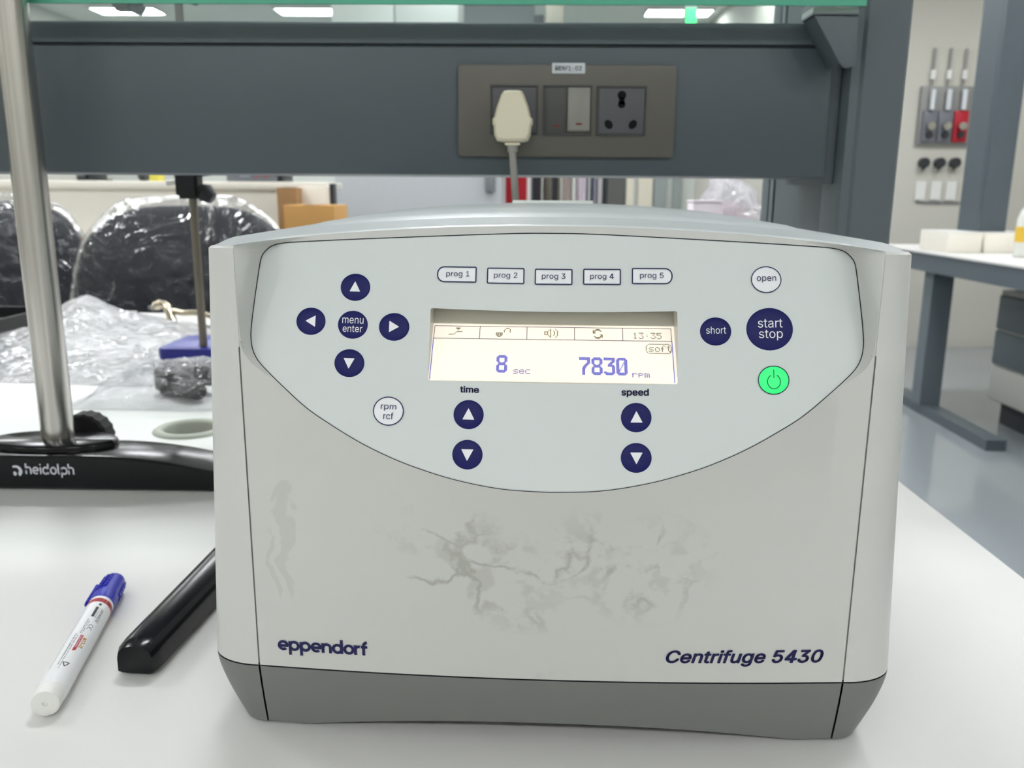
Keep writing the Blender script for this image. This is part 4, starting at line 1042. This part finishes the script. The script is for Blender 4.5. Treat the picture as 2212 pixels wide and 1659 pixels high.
def bag3(u, v):
    x = lerp(-1.05, -.83, u); y = lerp(1.2, 1.4, v); r = max(0, 1-((u-.5)/.5)**2)*max(0, 1-((v-.5)/.5)**2)
    return (x, y, .0012+.085*r**.5*sm(min(u, 1-u)*4)+max(0, crumple((x, y, 0), 12, .015, 20))*r)
B(sheet('wrapping', bag3, 50, 44, m_bag2), wr)

# ================================================================== CHAIRS behind the bench
m_fab = mat('chair_black', (26, 28, 36), .55, var=.15, bump=.1, bscale=300)
m_wrap = film('chair_wrap', (190, 194, 208), .97, 6, .035, .13, .45, .035)
def chair(name, loc, rz, label, seed, wid=.56, top=1.09):
    c = empty(name, loc, rz, label, 'office chair')
    def back(thick, grow, y0, zb, noise_a=0):
        vs, fs = [], []; NU, NV = 56, 24
        def pt(u, v, side):
            a = 2*pi*u
            ca, sa = cos(a), sin(a); n_ = 3.2; ex = math.copysign(abs(ca)**(2/n_), ca); ez = math.copysign(abs(sa)**(2/n_), sa)
            X = (wid/2+grow)*ex*v*(1.0-.10*max(0, ez)*v*0); Z = zb+(top-zb)/2+((top-zb)/2+grow)*ez*v
            Y = y0+side*thick*(1-v**4)**.5-.05*(X/.28)**2+.02*((Z-zb)/.4)
            d = max(-.004, crumple((X, Y, Z), seed, noise_a, 8)) if noise_a else 0
            return (X*(1+d*.6), Y+side*abs(d)*1.3+(d if side < 0 else 0), Z+d*.5)
        rings = [(v, -1) for v in [.02, .2, .4, .55, .7, .8, .88, .94, .98, 1.0]]+[(v, 1) for v in [.98, .94, .85, .7, .4, .02]]
        for v, s in rings: vs += [pt(k/NU, v, s) for k in range(NU)]
        for r in range(len(rings)-1):
            for k in range(NU): fs.append((r*NU+k, r*NU+(k+1) % NU, (r+1)*NU+(k+1) % NU, (r+1)*NU+k))
        fs.append(tuple(range(NU))[::-1]); fs.append(tuple((len(rings)-1)*NU+k for k in range(NU)))
        return vs, fs
    mesh('backrest', *back(.035, 0, 0, .50), m_fab, c, True)
    prism('seat', rrect(-.25, .25, -.05, .45, .09, 8), 'z', .42, .50, m_fab, c, .02)
    box('back_bracket', -.04, .04, .035, .06, .40, .70, m_black, c, .005); box('back_bracket', -.04, .04, .06, .30, .395, .415, m_black, c, .004)
    tube('gas_column', [(0, .2, .10), (0, .2, .41)], [.03, .022], m_black, c)
    for k in range(5):
        a = 2*pi*k/5+.3; ex, ey = .30*cos(a), .2+.30*sin(a)
        tube('base_arm', [(0, .2, .115), (ex, ey, .075)], [.024, .014], m_black, c, 10); tube('caster', [(ex-.012, ey, .028), (ex+.012, ey, .028)], .028, m_black, c, 16)
    for sx in (-1, 1):
        tube('armrest', catmull([(sx*.25, .2, .46), (sx*.31, .2, .50), (sx*.31, .2, .66), (sx*.31, .12, .69), (sx*.31, .34, .69)], 5), .014, m_black, c, 10)
    mesh('plastic_wrap', *back(.062, .022, 0, .30, .026), m_wrap, c, True)
    return c
chair('office_chair', (-.925, 2.34, ZF), radians(4), 'black office chair under clear plastic, directly behind the bench', 1.5, .585, 1.085)
chair('office_chair', (-1.64, 2.62, ZF), radians(48), 'turned black office chair under plastic, partly hidden by the steel column', 5.2, .56, 1.09)

# ================================================================== PARTITION WITH LEDGE and what stands on it
pt = empty('desk_partition', (-2.2, 3.55, ZF), label='cream partition of the next desk row, behind the chairs', cat='partition')
D_ = lambda o: B(o, pt)
ztop = at(300, 391, 3.5).z
D_(box('panel', -4.3, -.83, 3.50, 3.56, ZF+.02, ztop-.03, m_cream)); D_(box('ledge', -4.3, -.80, 3.48, 3.75, ztop-.03, ztop, m_cream, bev=.004))
D_(box('desk_top', -4.3, -1.3, 2.95, 3.495, -.13, -.10, m_white, bev=.003))
for xx in (-4.2, -2.8, -1.36): D_(box('desk_leg', xx-.03, xx+.03, 2.98, 3.04, ZF, -.13, m_steel_l))
lp = empty('grey_laptop', (-2.2, 3.2, -.10), label='closed grey laptop on the desk at the left edge of the photo', cat='laptop')
q = at(20, 515, 3.1); B(box('laptop_body', q.x-.22, q.x+.10, 3.0, 3.22, -.0995, -.080, mat('laptop_grey', (120, 124, 126), .4), bev=.003), lp); B(box('laptop_lid', q.x-.22, q.x+.10, 3.0, 3.22, -.0795, -.072, mat('laptop_lid', (146, 150, 150), .35), bev=.002), lp)
def onledge(name, px0, px1, py_top, m, label, cat, y0=3.55, y1=3.68, bev=.004, extra=None):
    a_, b2 = at(px0, py_top, y0), at(px1, py_top, y0); t = empty(name, ((a_.x+b2.x)/2, (y0+y1)/2, ztop), label=label, cat=cat)
    B(box('body', a_.x, b2.x, y0, y1, ztop+.0005, max(a_.z, ztop+.02), m, bev=bev), t)
    if extra: extra(t, a_.x, b2.x, y0, y1, max(a_.z, ztop+.02))
    return t
m_dk = mat('device_dark', (46, 48, 52), .4); m_gy = mat('device_grey', (120, 124, 128), .4)
onledge('small_monitor', 160, 182, 340, m_dk, 'black small device on the partition ledge, right of the steel column', 'device', extra=lambda t, x0, x1, y0, y1, z: B(box('screen', x0+.006, x1-.006, y0-.003, y0-.0005, ztop+.02, z-.008, m_gy), t))
onledge('black_bracket', 186, 196, 345, m_dk, 'thin black bracket beside the small device on the ledge', 'bracket', extra=lambda t, x0, x1, y0, y1, z: B(box('foot', x0-.01, x1+.02, y0, y1, ztop+.0005, ztop+.008, m_dk), t))
t = empty('headset', (at(350, 380, 3.6).x, 3.6, ztop), label='black curved headset on the partition ledge, left of the retort rod', cat='headset')
hx = at(350, 380, 3.6).x
B(tube('headband', [(hx+.075*cos(radians(a)), 3.6, ztop+.02+.09*sin(radians(a))) for a in range(0, 181, 15)], .012, m_dk, None, 10), t)
for sx in (-1, 1): B(tube('ear_cup', [(hx+sx*.075-.014, 3.6, ztop+.032), (hx+sx*.075+.014, 3.6, ztop+.032)], .030, m_dk, None, 18), t)
t = onledge('yellow_note_block', 322, 342, 376, mat('note_yellow', (222, 212, 92), .6), 'yellow note block on the partition ledge', 'note block', 3.5, 3.56, .001, extra=lambda t, x0, x1, y0, y1, z: B(box('backing_card', x0, x1, y0, y1, z+.0002, z+.002, m_white), t))
def dev(t, x0, x1, y0, y1, z):
    B(box('display', lerp(x0, x1, .28), lerp(x0, x1, .48), y0-.004, y0-.0005, ztop+.02, z-.02, mat('device_screen', (150, 160, 172), .3)), t)
    for k in range(3): B(box('button', lerp(x0, x1, .58+.09*k), lerp(x0, x1, .64+.09*k), y0-.008, y0-.0005, ztop+.02+.01*(k % 2), ztop+.045+.012*(k % 2), mat('button_red', (176, 44, 54), .4)), t)
onledge('grey_instrument', 486, 596, 345, mat('instrument_grey', (104, 108, 114), .45), 'grey instrument with red buttons on the partition ledge, right of the rod', 'instrument', 3.55, 3.72, .006, dev)
onledge('dark_bottle_box', 607, 613, 355, m_dk, 'narrow black box on the ledge right of the grey instrument', 'box', extra=lambda t, x0, x1, y0, y1, z: B(box('cap', x0+.002, x1-.002, y0+.02, y0+.05, z+.0002, z+.012, m_black), t))

# cardboard boxes and white board right of the partition
m_card = mat('cardboard', (196, 150, 88), .8, var=.05, nscale=12); m_card_d = mat('cardboard_brown', (150, 116, 78), .8, var=.05)
tbl = empty('side_table', (-.6, 3.1, ZF), label='low white side table under the cardboard boxes', cat='table')
a_ = at(600, 405, 3.2); b_ = at(724, 472, 3.2)
B(box('tabletop', a_.x-.05, b_.x+.08, 3.0, 3.46, -.06, -.03, m_white, bev=.003), tbl)
for xx in (a_.x, b_.x+.04):
    for yy in (3.03, 3.43): B(box('leg', xx-.015, xx+.015, yy-.015, yy+.015, ZF, -.06, m_steel_l), tbl)
def carton(name, x0, x1, y0, y1, z0, z1, m, label, flaps=True):
    t = empty(name, ((x0+x1)/2, (y0+y1)/2, z0), label=label, cat='cardboard box')
    B(box('carton', x0, x1, y0, y1, z0, z1, m, bev=.002), t); B(box('tape', (x0+x1)/2-.02, (x0+x1)/2+.02, y0-.0006, y1+.0006, z1+.0002, z1+.001, m_card_d), t)

    return t
c0 = at(597, 405, 3.28); c1 = at(640, 405, 3.28)
carton('cardboard_box', c0.x, c1.x, 3.28, 3.44, -.0295, c0.z, m_card_d, 'tall brown cardboard box beside the cream partition', False)
c0 = at(612, 443, 3.05); c1 = at(722, 443, 3.05)
carton('cardboard_box', c0.x, c1.x, 3.05, 3.27, -.0295, c0.z, m_card, 'wide tan cardboard box in front of the tall brown one', False)
wp = empty('white_panel_board', (-.7, 3.4, 0), label='white board standing behind the tan cardboard box', cat='board')
c0 = at(640, 402, 3.36); c1 = at(712, 402, 3.36); B(box('board', c0.x+.004, c1.x, 3.36, 3.40, -.0295, c0.z, m_cream, bev=.003), wp); B(box('board_rim', c1.x+.001, c1.x+.016, 3.355, 3.405, -.0295, c0.z+.01, m_dk), wp)

# ================================================================== CABINETS, DOOR AND THINGS AT THE BACK
def cab(name, px0, px1, Y, ztop_, m, label, depth=.5, cat='cabinet', handle=None, doors=1, upper=None):
    x0, x1 = at(px0, 400, Y).x, at(px1, 400, Y).x; t = empty(name, ((x0+x1)/2, Y+depth/2, ZF), label=label, cat=cat)
    B(box('carcass', x0, x1, Y+.02, Y+depth, ZF+.0005, ztop_, m), t)
    for k in range(doors):
        a_, b2 = lerp(x0, x1, k/doors)+.004, lerp(x0, x1, (k+1)/doors)-.004
        d = B(box('door', a_, b2, Y, Y+.018, ZF+.08, (upper or ztop_)-.01, m, bev=.003), t)
        if handle:
            h = box('handle', b2-.075, b2-.03, Y-.02, Y-.001, at(0, 408, Y).z, at(0, 352, Y).z, m_gy, bev=.006); h.parent = d; h.matrix_parent_inverse = Matrix.Translation(-Vector(t.location)) @ Matrix() if False else Matrix()
            h.location = (0, 0, 0)
    return t
m_cab = mat('cabinet_grey', (176, 180, 183), .45)
tc_ = cab('tall_cabinet', 722, 1086, 4.0, at(800, 150, 4).z, m_cab, 'tall light grey metal cabinet behind the centrifuge', handle=True)
up_ = cab('wall_cupboard', 728, 992, 5.2, 1.75, mat('cupboard_white', (222, 224, 220), .5), 'white tall cupboard seen above the service beam', .45, doors=2)
cab('frame_cupboard', 996, 1150, 6.4, 1.8, mat('cupboard_grey', (128, 134, 136), .5), 'dark grey tall cupboard far behind the power sockets', .5, doors=1)
rp = empty('red_sign_stand', (0, 4.6, ZF), label='red upright panel in a white frame standing right of the grey cabinet', cat='panel stand')
x0, x1 = at(1090, 400, 4.6).x, at(1138, 400, 4.6).x; zb = at(1100, 441, 4.6).z
B(box('frame', x0-.012, x1+.02, 4.62, 4.66, ZF+.0005, .95, m_white), rp); B(box('red_panel', x0, x1, 4.605, 4.6195, zb, .90, mat('panel_red', (178, 28, 42), .45), bev=.003), rp)
cab('black_cabinet', 1150, 1170, 5.4, 1.3, mat('black_metal', (34, 32, 40), .5), 'narrow black cabinet right of the red panel', .4)
cab('beige_cabinet', 1174, 1212, 5.6, 1.5, mat('beige_metal', (178, 170, 156), .5), 'narrow beige cabinet beside the black one', .4)
# hanging coats
ck = empty('coat_rack', (.3, 5.4, ZF), label='dark metal coat rack with a cross bar, behind the centrifuge', cat='coat rack')
xa, xb = at(1206, 400, 5.4).x, at(1300, 400, 5.4).x
B(tube('rack_post', [(xb+.02, 5.4, ZF), (xb+.02, 5.4, .95)], .018, m_dk, None, 10), ck); B(tube('rack_post', [(xa-.02, 5.4, ZF), (xa-.02, 5.4, .95)], .018, m_dk, None, 10), ck); B(tube('rack_bar', [(xa-.02, 5.4, .94), (xb+.02, 5.4, .94)], .014, m_dk, None, 10), ck)
for sx in (xa-.02, xb+.02): B(box('rack_foot', sx-.02, sx+.02, 5.25, 5.55, ZF+.0005, ZF+.04, m_dk), ck)
def coat(px0, px1, m, label, yy):
    x0, x1 = at(px0, 400, yy).x, at(px1, 400, yy).x; t = empty('hanging_coat', ((x0+x1)/2, yy, .9), label=label, cat='coat')
    vs = []; NU, NV = 40, 12
    for j in range(NV+1):
        z = lerp(.90, -.05, j/NV); wd = (x1-x0)/2*(.55+.45*min(1, j/3))
        for k in range(NU):
            a = 2*pi*k/NU; f_ = 1+.09*sin(7*a+j*.3)
            vs.append(((x0+x1)/2+wd*cos(a)*f_, yy+.07*sin(a)*f_, z))
    fs = [(j*NU+k, j*NU+(k+1) % NU, (j+1)*NU+(k+1) % NU, (j+1)*NU+k) for j in range(NV) for k in range(NU)]
    fs += [tuple(range(NU)), tuple(NV*NU+k for k in range(NU))[::-1]]
    B(orient(mesh('cloth', vs, fs, m, None, True)), t); B(tube('hanger_hook', catmull([((x0+x1)/2, yy, .90), ((x0+x1)/2, yy, .93), ((x0+x1)/2+.012, yy, .956), ((x0+x1)/2, yy, .965)], 3), .003, m_chrome, None, 8), t)
coat(1214, 1236, mat('coat_taupe', (160, 146, 140), .8), 'taupe coat hanging at the left end of the rack', 5.4)
coat(1243, 1270, mat('coat_pink', (214, 202, 212), .8), 'pale pink coat hanging on the rack', 5.42)
coat(1275, 1284, mat('coat_navy', (70, 72, 90), .8), 'dark narrow garment between the pale coats', 5.38)
coat(1287, 1296, mat('coat_lilac', (200, 190, 200), .8), 'lilac narrow garment at the right end of the rack', 5.42)
def flatdoor(name, px0, px1, Y, z1, m, kindname=None):
    x0, x1 = at(px0, 400, Y).x, at(px1, 400, Y).x; d = box(name, x0, x1, Y-.05, Y-.0005, ZF+.0005, z1, m); d['kind'] = 'structure'; return d
flatdoor('door_1', 1303, 1350, YF, 1.3, mat('door_grey', (84, 84, 82), .5))
flatdoor('trim_1', 1352, 1368, YF, 1.9, mat('pillar_cream', (206, 200, 184), .6)); flatdoor('trim_2', 1378, 1408, YF, 1.9, MATS['pillar_cream'])
flatdoor('trim_3', 1412, 1440, YF, 1.9, mat('pillar_grey', (136, 144, 142), .6)); flatdoor('trim_4', 1452, 1472, YF, 1.9, MATS['pillar_grey'])
# pink-white plastic bag of things on the bench's far side, right
pb = empty('pink_plastic_bag', (at(1575, 430, 1.75).x, 1.75, 0), label='white and pink plastic bag standing on the bench left of the upright post', cat='plastic bag')
bx = at(1575, 430, 1.75).x
def blob(name, cx, cy, rx, ry, z0, z1, m, seed, amp):
    vs = []; NU, NV = 40, 26
    for j in range(NV+1):
        t = j/NV
        for k in range(NU):
            a = 2*pi*k/NU; pr_ = (sin(pi*min(.98, t*.82+.16)))**.6; p = Vector((cx+rx*pr_*cos(a), cy+ry*pr_*sin(a), lerp(z0, z1, t)))
            d = crumple(p, seed, amp, 14); vs.append((p.x+d*cos(a), p.y+d*sin(a), max(z0, p.z+(d*.5 if 0 < t else 0))))
    fs = [(j*NU+k, j*NU+(k+1) % NU, (j+1)*NU+(k+1) % NU, (j+1)*NU+k) for j in range(NV) for k in range(NU)]+[tuple(range(NU))[::-1], tuple(NV*NU+k for k in range(NU))]
    return orient(mesh(name, vs, fs, m, None, True))
B(blob('contents', bx+.005, 1.76, .055, .05, .0015, .26, mat('pink_paper', (236, 206, 210), .6), 4, .012), pb)
B(blob('plastic_skin', bx, 1.75, .078, .062, .0015, .305, film('bag_white_film', (244, 244, 248), .40, 22, .015, .12), 6, .026), pb)
wb = empty('white_carton', (at(1530, 450, 1.62).x, 1.62, 0), label='small pale pink carton beside the pink plastic bag', cat='carton')
x0, x1 = at(1497, 450, 1.6).x, at(1562, 450, 1.6).x; B(box('carton_body', x0, x1, 1.6, 1.66, .0005, at(1530, 437, 1.6).z, mat('carton_pink', (236, 226, 234), .5), bev=.003), wb); B(box('carton_lid', x0-.001, x1+.001, 1.599, 1.661, at(1530, 437, 1.6).z+.0003, at(1530, 433, 1.6).z, mat('carton_pink', (1, 1, 1)), bev=.001), wb)

# exit sign seen through the glass shelf
ex = empty('green_exit_light', (at(1493, 38, 7).x, 7, at(1493, 38, 7).z), label='small green lit exit light near the far ceiling', cat='exit light')
p = at(1493, 40, 7); B(box('housing', p.x-.05, p.x+.05, 7.02, 7.06, p.z-.08, ZC-.0005, m_gy), ex); B(box('lit_face', p.x-.04, p.x+.04, 7.005, 7.0195, p.z-.07, p.z+.07, mat('exit_green', (70, 255, 130), .5, emit=1.5)), ex)

# ================================================================== RIGHT SIDE: next bench, its posts, gas panel
rb = empty('second_bench', (2.8, 3.2, ZF), label='second laboratory bench across the aisle at the right', cat='bench')
RB = lambda o: B(o, rb)
RB(box('worktop', 2.0, 3.6, .9, 5.05, -.012, 0, m_bench, bev=.002)); RB(box('apron', 2.008, 2.03, .95, 5.0, -.10, -.0125, m_steel_d)); RB(box('apron', 2.031, 3.55, 4.97, 5.0, -.10, -.0125, m_steel_d))
for yy in (1.1, 2.3, 4.45):
    for xx in (2.12, 3.45): RB(box('leg', xx-.06, xx+.045, yy-.05, yy+.05, ZF+.05, -.0125, m_steel_l))
for xx in (2.12, 3.45): RB(box('foot_rail', xx-.045, xx+.045, 3.75, 4.95, ZF+.0005, ZF+.05, m_steel_d)); RB(box('foot_rail', xx-.045, xx+.045, .95, 3.1, ZF+.0005, ZF+.05, m_steel_d)); RB(box('underframe', xx-.02, xx+.02, 1.0, 4.95, -.11, -.036, m_steel_d))
uc = empty('under_bench_cabinet', (2.7, 4.0, ZF), label='pale cabinet under the second bench', cat='cabinet')
B(box('carcass', 2.36, 3.25, 3.3, 4.3, ZF+.12, -.18, mat('pale_cabinet', (186, 186, 178), .5)), uc); B(box('plinth', 2.40, 3.2, 3.35, 4.25, ZF+.0005, ZF+.12, m_dk), uc)
for k in range(3): 
    d = B(box('drawer', 2.345, 2.359, 3.31, 4.29, ZF+.13+.175*k, ZF+.295+.175*k, mat('pale_cabinet', (1, 1, 1)) if k == 0 else m_steel_d, bev=.003), uc)
    if k: d['label'] = 'dark blue-grey drawer front'
for i, (pa_, pb_) in enumerate(((2046, 2122), (2128, 2225))):
    t = empty('cream_module', (0, 0, 0)); x0, x1 = at(pa_, 520, 4.3).x, at(pb_, 520, 4.3).x; t.location = ((x0+x1)/2, 4.4, 0)
    tag(t, 'low cream service module on the second bench, %s of the two' % ('left' if i == 0 else 'right'), 'service module')
    B(box('module_body', x0, x1, 4.3, 4.6, .0005, at(2080, 503, 4.3).z, m_cream, bev=.004), t); B(box('module_lid', x0+.002, x1-.002, 4.302, 4.598, at(2080, 503, 4.3).z+.0005, at(2080, 503, 4.3).z+.004, m_white), t)
zm = at(2080, 503, 4.3).z+.0045
m_post2 = mat('rack_post_paint', (76, 86, 92), .5, var=.05)
p2 = empty('rack_post', (2.45, 4.42, zm), label='broad blue-grey rack post standing on the second bench', cat='post')
x0, x1 = at(2067, 500, 4.58).x, at(2172, 500, 4.35).x
B(box('post_face', x0, x1, 4.35, 4.38, zm, ZC-.01, m_post2, bev=.003), p2); B(box('post_side', x0, x0+.03, 4.381, 4.58, zm, ZC-.01, m_post2), p2); B(box('post_side', x1-.03, x1, 4.381, 4.58, zm, ZC-.01, m_post2), p2)
for i, (px_, hh) in enumerate(((2213, .16),)):
    p = at(px_, 545, 4.0); t = empty('reagent_bottle', (p.x, 4.0, 0), label='reagent bottle with a yellow label at the right edge of the photo', cat='bottle')
    vs = [(.045, 0), (.047, .02), (.047, .17), (.035, .21), (.018, .235), (.018, .25)]
    n = 24; V_ = [(r*cos(2*pi*k/n), r*sin(2*pi*k/n), z+.0005) for r, z in vs for k in range(n)]; Fz = [(i_*n+k, i_*n+(k+1) % n, (i_+1)*n+(k+1) % n, (i_+1)*n+k) for i_ in range(len(vs)-1) for k in range(n)]+[tuple(range(n))[::-1]]
    mesh('glass_body', V_, Fz, mat('bottle_glass', (214, 216, 208), .2), t, True); tube('cap', [(0, 0, .251), (0, 0, .285)], .022, m_white, t, 18)
    V_ = [(.0478*cos(2*pi*k/n), .0478*sin(2*pi*k/n), z) for z in (.07, .14) for k in range(n)]; mesh('label_band', V_, [(k, (k+1) % n, n+(k+1) % n, n+k) for k in range(n)], mat('label_yellow', (214, 176, 60), .6), t, True)
# gas panel on the wall
GY_ = 6.5
a_, b_ = at(1988, 187, GY_), at(2090, 315, GY_)
gp = empty('gas_valve_panel', ((a_.x+b_.x)/2, GY_, b_.z), label='grey wall panel with three gas regulators, the right one red', cat='gas panel')
Gp = lambda o: B(o, gp)
Gp(box('back_plate', a_.x, b_.x, GY_-.03, GY_-.0005, b_.z, a_.z, mat('plate_grey', (138, 138, 136), .5), bev=.003))
for k, px_ in enumerate((1998, 2032, 2065)):
    x = at(px_, 300, GY_).x; mm = mat('valve_red', (176, 26, 44), .5) if k == 2 else mat('valve_grey', (112, 114, 122), .5)
    z0, z1 = at(px_, 308, GY_).z, at(px_, 240, GY_).z
    r = Gp(box('regulator_plate', x-.05, x+.05, GY_-.05, GY_-.0305, z0, z1, mm, bev=.004)); 
    Gp(tube('regulator_dial', [(x, GY_-.051, (z0+z1)/2), (x, GY_-.09, (z0+z1)/2)], .028, m_chrome, None, 18))
    Gp(tube('regulator_knob', [(x, GY_-.0505, z0+.05), (x, GY_-.08, z0+.05)], .022, m_dk, None, 14))
    Gp(tube('valve_stem', [(x, GY_-.06, z1+.005), (x, GY_-.06, at(px_, 195, GY_).z)], .018, mat('valve_clear', (214, 218, 222), .3), None, 12))
    Gp(tube('supply_pipe', [(x, GY_-.015, at(px_, 186, GY_).z+.002), (x, GY_-.015, at(px_, 105, GY_).z)], .010, mat('pipe_grey', (150, 150, 146), .4), None, 8))
    Gp(tube('pipe_valve', [(x, GY_-.02, at(px_, 172, GY_).z), (x, GY_-.02, at(px_, 152, GY_).z)], .020, m_white, None, 10))
    t = empty('outlet_tap', (x, GY_, at(px_, 352, GY_).z), label='black outlet tap on the wall below the gas panel, %s of three' % ('left', 'middle', 'right')[k], cat='tap', group='outlet taps below the gas panel')
    z = at(px_, 352, GY_).z; B(tube('tap_knob', [(x, GY_-.001, z), (x, GY_-.05, z)], .036, m_dk, None, 14), t); B(tube('tap_spout', [(x, GY_-.03, z-.037), (x-.02, GY_-.05, z-.06)], .010, m_chrome, None, 8), t); B(box('tap_tag', x-.035, x+.035, GY_-.02, GY_-.0005, at(px_, 432, GY_).z, at(px_, 392, GY_).z, m_white), t)
p0, p1 = at(1985, 392, GY_), at(2066, 438, GY_)
wf = empty('wall_wire_frame', ((p0.x+p1.x)/2, GY_, p1.z), label='thin wire frame on the wall under the three taps', cat='wire frame')
B(tube('wire', [(p0.x, GY_-.01, p0.z), (p0.x, GY_-.01, p1.z)], .006, m_gy, None, 8), wf); B(tube('wire', [(p0.x, GY_-.01, p1.z), (p1.x+.1, GY_-.01, p1.z)], .006, m_gy, None, 8), wf)
